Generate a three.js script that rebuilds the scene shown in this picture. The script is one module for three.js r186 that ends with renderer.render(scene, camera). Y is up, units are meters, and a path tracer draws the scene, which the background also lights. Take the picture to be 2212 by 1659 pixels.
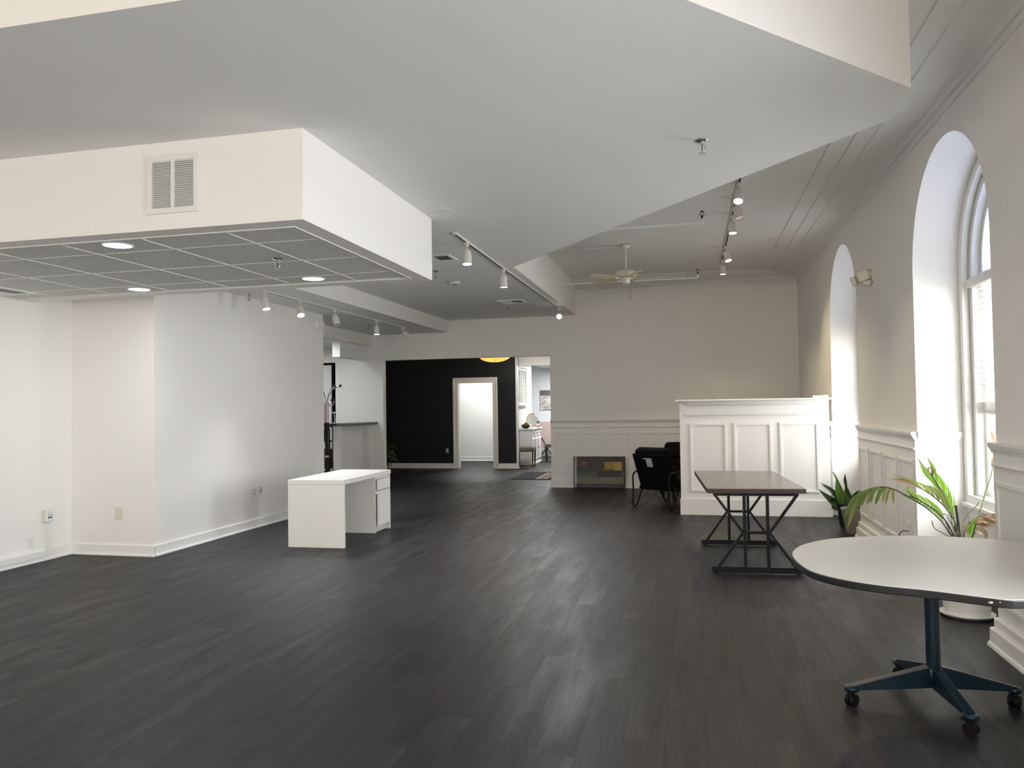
import * as THREE from 'three';
import { RoundedBoxGeometry } from 'three/addons/geometries/RoundedBoxGeometry.js';
import { mergeGeometries } from 'three/addons/utils/BufferGeometryUtils.js';
import { RectAreaLightUniformsLib } from 'three/addons/lights/RectAreaLightUniformsLib.js';

// ---------------------------------------------------------------- camera, sky, large lights, exposure
const scene = new THREE.Scene();
const CAM = { f: 1664.379, yaw: 0.229155304, pitch: 0.0288968508, roll: -0.0146964042, h: 1.5 };
const camera = new THREE.PerspectiveCamera(52.98187, 2212 / 1659, 0.05, 200);
camera.position.set(0, CAM.h, 0);
camera.rotation.set(CAM.pitch, CAM.yaw, CAM.roll, 'YXZ');
camera.updateMatrixWorld(true);
const renderer = new THREE.WebGLRenderer({ antialias: true });
renderer.toneMapping = THREE.LinearToneMapping;
renderer.toneMappingExposure = 1.2;
renderer.shadowMap.enabled = true;
RectAreaLightUniformsLib.init();
scene.background = new THREE.Color().setRGB(0.86, 0.94, 1.0);
scene.backgroundIntensity = 1.6;

// sun: low, running almost along the window wall, so that it only rakes the far window reveals
const sun = new THREE.DirectionalLight(new THREE.Color().setRGB(1.0, 0.9, 0.72), 0.8);
sun.position.set(2 + 0.2 * 20, 2 + 0.34 * 20, -6 + 20);
sun.target.position.set(2, 2, -6);
sun.castShadow = true; sun.shadow.radius = 6;
sun.shadow.camera.left = -12; sun.shadow.camera.right = 12; sun.shadow.camera.top = 8; sun.shadow.camera.bottom = -8; sun.shadow.camera.far = 60;
sun.shadow.mapSize.set(4096, 4096);
scene.add(sun, sun.target);
// daylight entering each window: one area light the size of the opening, just outside its glass
function daylight(x, y, z, w, h, turn, power, c) {
  const l = new THREE.RectAreaLight(new THREE.Color().setRGB(...c), power, w, h);
  l.position.set(x, y, z); l.rotation.y = turn; scene.add(l);
}
const SKYC = [0.97, 0.985, 1.0];
const FW = [[-5.55, 1.7], [0.25, 2.1]];                    // storefront windows behind the viewer: centre, width
const WZ = [-10.075, -6.13, -2.19, 1.75];                 // window centres along the right wall
const WP = [9, 16, 23, 20];                                 // tuned per window: lower where recesses blow out, higher unseen to brighten left walls
WZ.forEach((z, i) => { daylight(2.55, 1.55, z, 1.5, 1.7, Math.PI / 2, WP[i], SKYC); daylight(2.55, 2.85, z, 1.3, 0.8, Math.PI / 2, WP[i] * 0.5, SKYC); });
for (const [x, w] of FW) daylight(x, 1.85, 4.5, w - 0.1, 2.5, 0, 8.5, [1.0, 0.90, 0.77]);   // storefront behind the camera, facing a sunlit street

// ---------------------------------------------------------------- helpers
const V = (x, y, z) => new THREE.Vector3(x, y, z);
let seed = 7;
const rnd = () => { seed = (seed * 1664525 + 1013904223) >>> 0; return seed / 4294967296; };
const rr = (a, b) => a + (b - a) * rnd();
const taken = {};
const numbered = (n) => { const k = (taken[n] = (taken[n] ?? -1) + 1); return k ? n + '_' + String(k).padStart(3, '0') : n; };
function ray(px, py) { return V((px - 1106) / CAM.f, -(py - 829.5) / CAM.f, -1).applyQuaternion(camera.quaternion); }
function onZ(px, py, Z) { const d = ray(px, py), t = Z / d.z; return V(d.x * t, CAM.h + d.y * t, Z); }
function onY(px, py, Y) { const d = ray(px, py), t = (Y - CAM.h) / d.y; return V(d.x * t, Y, d.z * t); }
function sh(m) { m.castShadow = true; m.receiveShadow = true; return m; }
function mesh(name, geo, mat, parent) { const m = sh(new THREE.Mesh(geo, mat)); m.name = parent === scene ? numbered(name) : name; parent.add(m); return m; }
function tag(o, label, category, group, kind) { Object.assign(o.userData, { label, category }); if (group) o.userData.group = group; if (kind) o.userData.kind = kind; return o; }
function thing(name, label, category, p = [0, 0, 0], turn = 0, group) { const g = new THREE.Group(); g.name = numbered(name); g.position.set(...p); g.rotation.y = turn; scene.add(g); return tag(g, label, category, group); }
function structure(name, label, category) { const g = new THREE.Group(); g.name = name; scene.add(g); return tag(g, label, category, undefined, 'structure'); }
const box = (x0, x1, y0, y1, z0, z1) => new THREE.BoxGeometry(Math.abs(x1 - x0), Math.abs(y1 - y0), Math.abs(z1 - z0)).translate((x0 + x1) / 2, (y0 + y1) / 2, (z0 + z1) / 2);
const rbox = (x0, x1, y0, y1, z0, z1, r = 0.004, s = 2) => new RoundedBoxGeometry(Math.abs(x1 - x0), Math.abs(y1 - y0), Math.abs(z1 - z0), s, r).translate((x0 + x1) / 2, (y0 + y1) / 2, (z0 + z1) / 2);
const cyl = (r0, r1, h, x = 0, y = 0, z = 0, s = 24) => new THREE.CylinderGeometry(r0, r1, h, s).translate(x, y, z);
const merge = (l) => mergeGeometries(l.map((g) => { const n = g.index ? g.toNonIndexed() : g; for (const k of Object.keys(n.attributes)) if (!['position', 'normal', 'uv'].includes(k)) n.deleteAttribute(k); return n; }));
const lathe = (pts, s = 32) => new THREE.LatheGeometry(pts.map((p) => new THREE.Vector2(p[0], p[1])), s);
const poly = (pts) => { const s = new THREE.Shape(); pts.forEach((p, i) => (i ? s.lineTo(p[0], p[1]) : s.moveTo(p[0], p[1]))); s.closePath(); return s; };
const path = (pts) => { const s = new THREE.Path(); pts.forEach((p, i) => (i ? s.lineTo(p[0], p[1]) : s.moveTo(p[0], p[1]))); s.closePath(); return s; };
const ext = (shape, depth, o = {}) => new THREE.ExtrudeGeometry(shape, { depth, bevelEnabled: false, curveSegments: 24, ...o });
const extX = (shape, x0, depth, o) => ext(shape, depth, o).rotateY(Math.PI / 2).translate(x0, 0, 0);           // shape (-z, y)
const extY = (shape, y0, depth, o) => ext(shape, depth, o).rotateX(-Math.PI / 2).translate(0, y0, 0);          // shape (x, -z)
const tube = (pts, r, seg = 24, rs = 8, closed = false) => new THREE.TubeGeometry(new THREE.CatmullRomCurve3(pts.map((p) => (p.isVector3 ? p : V(...p))), closed, 'centripetal'), seg, r, rs, closed);
function bar(a, b, w, h = w) { a = a.isVector3 ? a : V(...a); b = b.isVector3 ? b : V(...b); const d = b.clone().sub(a), g = new THREE.BoxGeometry(w, d.length(), h); g.applyQuaternion(new THREE.Quaternion().setFromUnitVectors(V(0, 1, 0), d.clone().normalize())); return g.translate((a.x + b.x) / 2, (a.y + b.y) / 2, (a.z + b.z) / 2); }
function rod(a, b, r, r2 = r, s = 12) { a = a.isVector3 ? a : V(...a); b = b.isVector3 ? b : V(...b); const d = b.clone().sub(a), g = new THREE.CylinderGeometry(r2, r, d.length(), s); g.applyQuaternion(new THREE.Quaternion().setFromUnitVectors(V(0, 1, 0), d.clone().normalize())); return g.translate((a.x + b.x) / 2, (a.y + b.y) / 2, (a.z + b.z) / 2); }
function worldUV(g, s = 1) { g = g.index ? g.toNonIndexed() : g; const p = g.attributes.position, n = g.attributes.normal, uv = new Float32Array(p.count * 2); for (let i = 0; i < p.count; i++) { const ax = Math.abs(n.getX(i)), ay = Math.abs(n.getY(i)), az = Math.abs(n.getZ(i)); const [u, v] = ay > ax && ay > az ? [p.getX(i), p.getZ(i)] : ax > az ? [p.getZ(i), p.getY(i)] : [p.getX(i), p.getY(i)]; uv[i * 2] = u * s; uv[i * 2 + 1] = v * s; } g.setAttribute('uv', new THREE.BufferAttribute(uv, 2)); return g; }

// ---------------------------------------------------------------- procedural textures and materials
function noise2(w, seed0) { let s = seed0; const r = () => { s = (s * 1664525 + 1013904223) >>> 0; return s / 4294967296; }; const g = new Float32Array(w * w).map(r); return (x, y) => { const ix = Math.floor(x), iy = Math.floor(y), fx = x - ix, fy = y - iy, a = ((ix % w) + w) % w, b = (a + 1) % w, c = ((iy % w) + w) % w, d = (c + 1) % w, u = fx * fx * (3 - 2 * fx), v = fy * fy * (3 - 2 * fy); return (g[c * w + a] * (1 - u) + g[c * w + b] * u) * (1 - v) + (g[d * w + a] * (1 - u) + g[d * w + b] * u) * v; }; }
function tex(w, h, fn, srgb = true) { const d = new Uint8Array(w * h * 4); for (let y = 0; y < h; y++) for (let x = 0; x < w; x++) { const c = fn(x / w, y / h); for (let k = 0; k < 3; k++) d[(y * w + x) * 4 + k] = Math.max(0, Math.min(255, Math.round(c[k]))); d[(y * w + x) * 4 + 3] = 255; } const t = new THREE.DataTexture(d, w, h); t.magFilter = THREE.LinearFilter; t.minFilter = THREE.LinearMipmapLinearFilter; t.generateMipmaps = true; t.wrapS = t.wrapT = THREE.RepeatWrapping; if (srgb) t.colorSpace = THREE.SRGBColorSpace; t.needsUpdate = true; return t; }
const mat = (c, rough = 0.6, o = {}) => new THREE.MeshStandardMaterial({ color: Array.isArray(c) ? new THREE.Color().setRGB(...c) : c, roughness: rough, ...o });
const nA = noise2(64, 11), nB = noise2(64, 23), nC = noise2(128, 37), nD = noise2(256, 5);
const orangePeel = tex(256, 256, (u, v) => { const a = 128 + 50 * (nC(u * 128, v * 128) - 0.5) + 60 * (nA(u * 64, v * 64) - 0.5); return [a, a, a]; }, false);
const paint = (c, r = 0.62) => { const m = mat(c, r); m.bumpMap = orangePeel.clone(); m.bumpMap.repeat.set(2.5, 2.5); m.bumpMap.needsUpdate = true; m.bumpScale = 0.00025; return m; };
// charcoal plank wood, 1.22 m long, grain along v
const woodC = tex(512, 1024, (u, v) => {
  const warp = (nA(u * 4, v * 8) - 0.5) * 0.05, g1 = nD((u + warp) * 256, v * 16), g2 = nC((u + warp) * 64, v * 6), pch = nB(u * 10, v * 5), big = nA(u * 5 + 9, v * 2.5), k = 0.62 + 0.2 * g1 + 0.2 * g2 + 0.28 * (pch - 0.5) + 0.24 * (big - 0.5);
  const h = nB(u * 5 + 3, v * 3 + 7) - 0.5; return [47 * k + 7 * h, 44 * k + 3 * h, 45.5 * k - 2 * h];
});
const woodB = tex(512, 1024, (u, v) => { const warp = (nA(u * 4, v * 8) - 0.5) * 0.05, a = 120 + 120 * (nD((u + warp) * 256, v * 24) - 0.5) + 60 * (nC(u * 40, v * 40) - 0.5); return [a, a, a]; }, false);
const woodR = tex(512, 512, (u, v) => { const a = 255 * (0.38 + 0.12 * nB(u * 12, v * 5) + 0.08 * nD(u * 200, v * 20)); return [a, a, a]; }, false);
const M = {
  wall: paint([0.86, 0.84, 0.80]), wallWhite: paint([0.84, 0.84, 0.82]), trim: mat([0.84, 0.83, 0.805], 0.38), ceil: paint([0.81, 0.81, 0.80], 0.75),
  black: paint([0.0035, 0.005, 0.007], 0.6), grey: paint([0.62, 0.64, 0.66]),
  floor: new THREE.MeshPhysicalMaterial({ color: 0xffffff, roughness: 1, specularIntensity: 0.5, vertexColors: true, map: woodC, bumpMap: woodB, bumpScale: 0.0004, roughnessMap: woodR }),
  slab: mat([0.02, 0.02, 0.02], 0.9), laminate: mat([0.82, 0.80, 0.76], 0.35), whitePlastic: mat([0.80, 0.80, 0.77], 0.4), ivory: mat([0.72, 0.68, 0.57], 0.4),
  steel: mat([0.6, 0.6, 0.6], 0.25, { metalness: 1 }), chrome: mat([0.75, 0.75, 0.75], 0.12, { metalness: 1 }), dark: mat([0.008, 0.008, 0.009], 0.5), blackMetal: new THREE.MeshPhysicalMaterial({ color: new THREE.Color().setRGB(0.006, 0.0065, 0.008), roughness: 0.4, specularIntensity: 0.5 }), hole: mat([0.01, 0.01, 0.01], 0.9),
  fixture: mat([0.72, 0.70, 0.64], 0.4), tile: null, teal: mat([0.002, 0.014, 0.025], 0.3), rubber: new THREE.MeshPhysicalMaterial({ color: new THREE.Color().setRGB(0.006, 0.006, 0.006), roughness: 0.5, specularIntensity: 0.4 }),
  blackFabric: new THREE.MeshPhysicalMaterial({ color: new THREE.Color().setRGB(0.005, 0.005, 0.0055), roughness: 0.9, specularIntensity: 0.25, bumpMap: orangePeel, bumpScale: 0.001 }), greyFabric: mat([0.17, 0.15, 0.135], 0.9), legWood: mat([0.035, 0.01, 0.008], 0.4),
  leafDark: mat([0.022, 0.06, 0.012], 0.4, { side: THREE.DoubleSide }), leafMid: new THREE.MeshPhysicalMaterial({ color: new THREE.Color().setRGB(0.12, 0.24, 0.03), roughness: 0.5, side: THREE.DoubleSide, transmission: 0.3, thickness: 0 }),
  leafBright: new THREE.MeshPhysicalMaterial({ color: new THREE.Color().setRGB(0.30, 0.52, 0.06), roughness: 0.5, side: THREE.DoubleSide, transmission: 0.35, thickness: 0 }),
  leafOlive: new THREE.MeshPhysicalMaterial({ color: new THREE.Color().setRGB(0.28, 0.30, 0.09), roughness: 0.55, side: THREE.DoubleSide, transmission: 0.3, thickness: 0 }),
  leafDry: mat([0.27, 0.17, 0.095], 0.8, { side: THREE.DoubleSide }), stemDark: mat([0.02, 0.03, 0.02], 0.6), stemDry: mat([0.22, 0.17, 0.10], 0.85), soil: mat([0.03, 0.022, 0.016], 1),
  glass: new THREE.MeshPhysicalMaterial({ color: 0xffffff, roughness: 0, transmission: 1, thickness: 0, ior: 1.5 }),
  frosted: new THREE.MeshPhysicalMaterial({ color: new THREE.Color().setRGB(0.78, 0.82, 0.92), roughness: 0.9, transmission: 0.55, thickness: 0 }),
  slat: mat([0.72, 0.71, 0.68], 0.6),
};
{ const t = tex(256, 256, (u, v) => { const p = nC(u * 120, v * 120), a = 222 + 22 * (nB(u * 60, v * 60) - 0.5) - (p > 0.78 ? 40 : 0); return [a, a, a * 0.985]; }); const b = tex(256, 256, (u, v) => { const p = nC(u * 120, v * 120), a = 150 + 80 * (nB(u * 60, v * 60) - 0.5) - (p > 0.78 ? 110 : 0); return [a, a, a]; }, false); M.tile = mat([0.97, 0.97, 0.96], 0.9, { map: t, bumpMap: b, bumpScale: 0.0015 }); }
const glow = (c, k) => new THREE.MeshStandardMaterial({ color: 0x000000, emissive: new THREE.Color().setRGB(...c), emissiveIntensity: k, roughness: 1 });
M.lampCool = glow([0.95, 0.98, 1.0], 14); M.lampWarm = glow([1.0, 0.86, 0.58], 10);

// ---------------------------------------------------------------- dimensions of the shell
const XW = 1.81, ZB = -14.06, LC = 3.16, HC = 3.745, ZBL = -18.1, ZN = 4.2;

// floor: planks laid along z
{
  const g = structure('floor', 'dark charcoal wood plank floor running through all the rooms', 'floor');
  mesh('underlay', box(-10, 2.6, -0.2, -0.0085, ZN, -25), M.slab, g);
  const W = 0.184, L = 1.22, e = 0.0006, variants = [];
  for (let k = 0; k < 14; k++) {
    const w = W / 2 - 0.00015, l = L / 2 - 0.00015, top = [[-w + e, 0, -l + e], [w - e, 0, -l + e], [w - e, 0, l - e], [-w + e, 0, l - e]], mid = [[-w, -e, -l], [w, -e, -l], [w, -e, l], [-w, -e, l]], bot = mid.map((p) => [p[0], -0.008, p[2]]), pos = [], uv = [], col = [];
    const ou = rr(0, 5), ov = rr(0, 5), flip = k % 2 ? 1 : -1, t = rr(0.93, 1.07), cool = rr(0.98, 1.02);
    const tri = (a, b, c) => [a, b, c].forEach((p) => { pos.push(...p); uv.push(ou + p[0] / 1.0 , ov + flip * p[2] / 2.2 + p[1] * 2); col.push(t, t * cool, t * cool); });
    const quad = (a, b, c, d) => { tri(a, d, c); tri(a, c, b); };
    quad(...top);
    for (let i = 0; i < 4; i++) { const j = (i + 1) % 4; quad(mid[i], mid[j], top[j], top[i]); quad(bot[i], bot[j], mid[j], mid[i]); }
    const geo = new THREE.BufferGeometry(); geo.setAttribute('position', new THREE.Float32BufferAttribute(pos, 3)); geo.setAttribute('uv', new THREE.Float32BufferAttribute(uv, 2)); geo.setAttribute('color', new THREE.Float32BufferAttribute(col, 3)); geo.computeVertexNormals(); variants.push(geo);
  }
  const all = [];
  for (let r = 0, x = -9.9; x < 2.2; x += W, r++) { const off = ((r * 0.37) % 1) * L + rr(0, 0.12); for (let z = ZN - 0.6 - off; z > -25; z -= L) all.push({ x: x + W / 2, z, k: Math.floor(rnd() * 14) }); }
  const inv = camera.matrixWorldInverse.copy(camera.matrixWorld).invert();
  for (const p of all) { const c = V(p.x, 0, p.z).applyMatrix4(inv); const sx = CAM.f * c.x / -c.z, sy = -CAM.f * c.y / -c.z; p.seen = c.z < -0.3 && Math.abs(sx) < 1300 && sy < 1100 && p.x < 1.8 && !(p.x < -5.5 && p.z < -7); p.d = -c.z; }
  const near = all.filter((p) => p.seen).sort((a, b) => a.d - b.d).slice(0, 300), isNear = new Set(near);
  near.forEach((p) => { const m = mesh('plank', variants[p.k], M.floor, g); m.position.set(p.x, 0, p.z); });
  const rest = mergeGeometries(all.filter((p) => !isNear.has(p)).map((p) => variants[p.k].clone().translate(p.x, 0, p.z)));
  mesh('floor_planks', rest, M.floor, g).userData.kind = 'stuff';
}

// ceilings
{
  const c = structure('ceiling', 'high white plaster ceiling over the window side', 'ceiling');
  mesh('slab', worldUV(box(-10, 2.6, HC, HC + 0.2, ZN + 0.2, -25)), M.ceil, c);
  const l = structure('ceiling_low', 'lower grey-white ceiling with angled drop edges', 'ceiling');
  mesh('dropped_ceiling', worldUV(extY(poly([[-6.65, 2.69], [-0.48, 2.69], [1.168, 4.43], [1.178, 4.89], [-2.04, 8.92], [-2.06, 14.06], [-6.65, 14.06]]), LC, HC - LC)), [M.ceil, M.wall], l);
  const t = structure('ceiling_tray', 'lower ceiling strip carrying the left lighting track', 'ceiling');
  mesh('tray', worldUV(box(-6.65, -4.545, 2.93, LC, -6.42, ZB)), M.ceil, t);
  mesh('tray_fascia', worldUV(box(-4.545, -4.535, 2.93, LC, -6.42, ZB)), M.wall, t);
  mesh('bar_bulkhead', worldUV(box(-9.6, -6.06, 2.715, 2.93, -10.6, ZB)), M.wall, t);
  const s = structure('ceiling_soffit', 'dropped box soffit with tiled underside', 'ceiling');
  mesh('front_fascia', worldUV(box(-6.46, -2.205, 2.617, LC, -4.105, -4.25)), M.wall, s);
  mesh('side_fascia', worldUV(box(-2.34, -2.205, 2.617, LC, -4.25, -6.42)), M.wall, s);
  mesh('rear_fascia', worldUV(box(-6.46, -2.34, 2.617, LC, -6.27, -6.42)), M.wall, s);
  mesh('tile_backing', box(-6.46, -2.34, 2.70, 2.72, -4.25, -6.27), M.hole, s);
  const xs = [-2.40, -2.85, -3.475, -4.10, -4.725, -5.35, -5.975, -6.44], zs = [-4.31, -4.655, -5.295, -5.935, -6.25];
  const lights = { '2,0': 1, '4,3': 1, '1,3': 1 };
  for (let i = 0; i + 1 < xs.length; i++) for (let j = 0; j + 1 < zs.length; j++) mesh('ceiling_tile', worldUV(rbox(xs[i + 1] + 0.0075, xs[i] - 0.0075, 2.627, 2.642, zs[j + 1] + 0.0075, zs[j] - 0.0075, 0.003, 1), 2), M.tile, s);
  for (const x of xs) mesh('grid_bar', box(x - 0.008, x + 0.008, 2.6235, 2.66, zs[0] + 0.012, zs[4] - 0.012), M.trim, s);
  for (const z of zs) mesh('grid_bar', box(xs[7] - 0.012, xs[0] + 0.012, 2.6245, 2.66, z - 0.007, z + 0.007), M.trim, s);
  mesh('edge_trim', merge([box(-6.46, -2.335, 2.612, 2.63, -4.247, -4.262), box(-2.352, -2.337, 2.612, 2.63, -4.25, -6.27), box(-6.46, -2.34, 2.63, 2.70, -4.25, -4.298), box(-2.388, -2.34, 2.63, 2.70, -4.25, -6.27)]), M.trim, s);
}

// left side walls
{
  const w = structure('wall_left', 'bright white wall at the left side of the room', 'wall');
  mesh('plaster', worldUV(box(-6.65, -6.458, 0, HC, ZN, -7.1)), M.wall, w);
  const c = structure('wall_column', 'cream wall face that steps out beside the left wall', 'wall');
  mesh('plaster', worldUV(box(-6.458, -5.444, 0, LC, -6.95, -7.1)), M.wall, c);
  const f = structure('wall_left_far', 'long white wall running back towards the bar', 'wall');
  mesh('plaster', worldUV(box(-5.60, -5.444, 0, 2.93, -7.1, -10.74)), M.wall, f);
  mesh('plaster_return', worldUV(box(-9.6, -5.6, 0, 2.93, -10.45, -10.6)), M.wall, f);
  const b = (n, label, l) => { const g = structure(n, label, 'baseboard'); mesh('board', merge(l.map((a) => a[0])), M.trim, g); mesh('shoe_moulding', merge(l.map((a) => a[1])), M.trim, g); };
  b('baseboard_left', 'white baseboard along the left wall', [[rbox(-6.458, -6.443, 0, 0.115, ZN, -6.95, 0.004), rbox(-6.458, -6.428, 0, 0.022, ZN, -6.95, 0.006)]]);
  b('baseboard_column', 'white baseboard on the stepped wall face', [[rbox(-6.458, -5.429, 0, 0.115, -6.935, -6.95, 0.004), rbox(-6.458, -5.414, 0, 0.022, -6.92, -6.95, 0.006)]]);
  b('baseboard_left_far', 'white baseboard along the long far wall', [[rbox(-5.444, -5.429, 0, 0.115, -6.937, -10.74, 0.004), rbox(-5.444, -5.414, 0, 0.022, -6.922, -10.74, 0.006)]]);
}

// wainscot builders. A local frame: u along the wall, y up, n out of the wall
function frameRing(u0, u1, y0, y1, w = 0.024, d = 0.010) { const s = poly([[u0, y0], [u1, y0], [u1, y1], [u0, y1]]); s.holes.push(path([[u0 + w, y0 + w], [u0 + w, y1 - w], [u1 - w, y1 - w], [u1 - w, y0 + w]])); return ext(s, d, { bevelEnabled: true, bevelThickness: 0.004, bevelSize: 0.004, bevelSegments: 2 }); }
const sweepU = (prof, u0, u1) => ext(poly(prof), u1 - u0).rotateY(Math.PI / 2).translate(u0, 0, 0);   // profile (n -> -x of shape, y)
function wainscot(parent, place, u0, u1, panels, name = '') {
  const P = (n, g, m = M.trim) => mesh(n, g.applyMatrix4(place), m, parent);
  P('wainscot_board', box(u0, u1, 0.16, 1.20, 0, 0.02));
  P('chair_rail', sweepU([[0, 1.175], [-0.028, 1.175], [-0.034, 1.19], [-0.042, 1.20], [-0.05, 1.222], [-0.05, 1.236], [0, 1.24]], u0 - 0.004, u1 + 0.004));
  P('lower_rail_moulding', sweepU([[-0.018, 1.09], [-0.03, 1.09], [-0.036, 1.098], [-0.03, 1.108], [-0.018, 1.11]], u0, u1));
  for (const [a, b] of panels) P('panel_moulding', frameRing(a, b, 0.255, 1.0).translate(0, 0, 0.018));
  P('base_upper_board', sweepU([[0, 0], [-0.045, 0], [-0.045, 0.165], [-0.038, 0.172], [0, 0.172]], u0, u1));
  P('base_lower_board', sweepU([[-0.04, 0], [-0.068, 0], [-0.068, 0.104], [-0.06, 0.112], [-0.04, 0.112]], u0 - 0.006, u1 + 0.006));
  P('shoe_moulding', sweepU([[-0.06, 0], [-0.085, 0], [-0.082, 0.016], [-0.072, 0.026], [-0.06, 0.028]], u0 - 0.008, u1 + 0.008));
}
const onRight = new THREE.Matrix4().makeRotationY(-Math.PI / 2).setPosition(XW, 0, 0);   // u -> +z, n -> -x
const onBack = new THREE.Matrix4().setPosition(0, 0, ZB);                                // u -> +x, n -> +z

// crown moulding profile: (distance from wall, height)
const crown = [[0, 3.56], [0.012, 3.565], [0.012, 3.615], [0.03, 3.62], [0.042, 3.628], [0.046, 3.64], [0.038, 3.648], [0.03, 3.65]];
for (let i = 0; i <= 8; i++) { const a = (i / 8) * Math.PI / 2; crown.push([0.275 - 0.24 * Math.cos(a), 3.652 + 0.06 * Math.sin(a)]); }
crown.push([0.285, 3.706], [0.29, 3.72], [0.405, 3.726], [0.408, 3.716], [0.43, 3.716], [0.434, 3.732], [0.555, 3.736], [0.558, 3.73], [0.60, 3.73], [0.604, HC]);
function crownRun(fn) { const pos = []; for (let i = 0; i + 1 < crown.length; i++) { const [a, b] = fn(crown[i]), [c, d] = fn(crown[i + 1]); pos.push(...a, ...b, ...d, ...a, ...d, ...c); } const g = new THREE.BufferGeometry(); g.setAttribute('position', new THREE.Float32BufferAttribute(pos, 3)); g.computeVertexNormals(); g.setAttribute('uv', new THREE.Float32BufferAttribute(new Float32Array(pos.length / 3 * 2), 2)); return g; }

// right wall with four arched windows
const HW = 0.85, SPR = 2.56;
{
  const w = structure('wall_right', 'grey-white wall with deep arched window recesses and panelled wainscot', 'wall');
  const s = new THREE.Shape(); s.moveTo(-ZN, 0);
  for (const zc of [...WZ].reverse()) { s.lineTo(-zc - HW, 0); s.lineTo(-zc - HW, SPR); s.absarc(-zc, SPR, HW, Math.PI, 0, true); s.lineTo(-zc + HW, 0); }
  s.lineTo(14.2, 0); s.lineTo(14.2, HC); s.lineTo(-ZN, HC); s.closePath();
  mesh('plaster', worldUV(extX(s, XW, 0.36, { curveSegments: 48 })), M.wall, w);
  const o = poly([[-ZN, 0], [14.2, 0], [14.2, HC], [-ZN, HC]]);
  for (const zc of WZ) { const h = new THREE.Path(); h.moveTo(-zc - 0.78, 0.66); h.lineTo(-zc - 0.78, SPR); h.absarc(-zc, SPR, 0.78, Math.PI, 0, true); h.lineTo(-zc + 0.78, 0.66); h.closePath(); o.holes.push(h); }
  mesh('outer_wall', worldUV(extX(o, XW + 0.36, 0.26, { curveSegments: 48 })), M.wall, w);
  const edges = [ZB, ...WZ.flatMap((z) => [z - HW, z + HW]), ZN];
  for (let i = 0; i < edges.length; i += 2) {
    const a = edges[i], b = edges[i + 1], L = b - a; if (L < 1) { wainscot(w, onRight.clone(), a, b, L > 0.6 ? [[a + 0.1, b - 0.1]] : []); continue; }
    const n = Math.round(L / 0.54), pitch = L / n, panels = []; for (let k = 0; k < n; k++) panels.push([a + k * pitch + 0.05, a + (k + 1) * pitch - 0.05]);
    wainscot(w, onRight.clone(), a, b, panels);
  }
  // rails and base carried round the recess
  for (const zc of WZ) for (const side of [-1, 1]) {
    const z = zc + side * HW, m = new THREE.Matrix4().makeRotationY(side < 0 ? 0 : Math.PI).setPosition(side < 0 ? XW + 0.0 : XW + 0.36, 0, z);
    const run = sweepU([[0, 1.175], [-0.012, 1.175], [-0.016, 1.19], [-0.022, 1.20], [-0.028, 1.222], [-0.028, 1.236], [0, 1.24]], 0, 0.36).applyMatrix4(m); mesh('recess_rail', run, M.trim, w);
    mesh('recess_base', sweepU([[0, 0], [-0.02, 0], [-0.02, 0.13], [0, 0.14]], 0, 0.36).applyMatrix4(m), M.trim, w);
  }
  mesh('crown_moulding', crownRun(([d, h]) => [[XW - d, h, ZB + d], [XW - d, h, ZN]]), M.ceil, w);
}
// back wall: opening to the black wall, doorway behind the bar
{
  const w = structure('wall_back', 'beige-shaded back wall with wide opening and wainscot', 'wall');
  const s = poly([[-9.6, 0], [-7.95, 0], [-7.95, 2.42], [-6.87, 2.42], [-6.87, 0], [-5.862, 0], [-5.862, 2.43], [-2.553, 2.43], [-2.553, 0], [XW, 0], [XW, HC], [-9.6, HC]]);
  mesh('plaster', worldUV(ext(s, 0.14).translate(0, 0, ZB - 0.14)), M.wall, w);
  const panels = []; for (let k = 0; k < 9; k++) if (-2.49 + k * 0.487 + 0.41 < 1.75) panels.push([-2.49 + k * 0.487, -2.49 + k * 0.487 + 0.41]);
  wainscot(w, onBack.clone(), -2.553, XW - 0.02, panels);
  mesh('crown_moulding', crownRun(([d, h]) => [[-2.06, h, ZB + d], [XW - d, h, ZB + d]]), M.ceil, w);
}
// wall behind the camera: storefront windows
{
  const w = structure('wall_front', 'white wall with two storefront windows facing the dropped ceiling', 'wall');
  const s = poly([[-6.65, 0], [2.45, 0], [2.45, HC], [-6.65, HC]]);
  for (const [x, w] of FW) s.holes.push(path([[x - w / 2, 0.5], [x - w / 2, 3.2], [x + w / 2, 3.2], [x + w / 2, 0.5]]));
  mesh('plaster', worldUV(ext(s, 0.2).translate(0, 0, ZN)), M.wall, w);
  FW.forEach(([x, w], i) => {
    const g = structure('window_' + (i + 5), i ? 'wide storefront window in the front wall beside the arched windows' : 'storefront window in the front wall beside the bright white wall', 'window'), o = w / 2, n = o - 0.06;
    const f = poly([[x - o, 0.5], [x + o, 0.5], [x + o, 3.2], [x - o, 3.2]]); f.holes.push(path([[x - n, 0.56], [x - n, 3.14], [x + n, 3.14], [x + n, 0.56]]));
    mesh('window_frame', ext(f, 0.08).translate(0, 0, ZN + 0.06), M.trim, g); mesh('pane', box(x - n, x + n, 0.56, 3.14, ZN + 0.095, ZN + 0.1), M.glass, g);
  });
}
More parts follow.
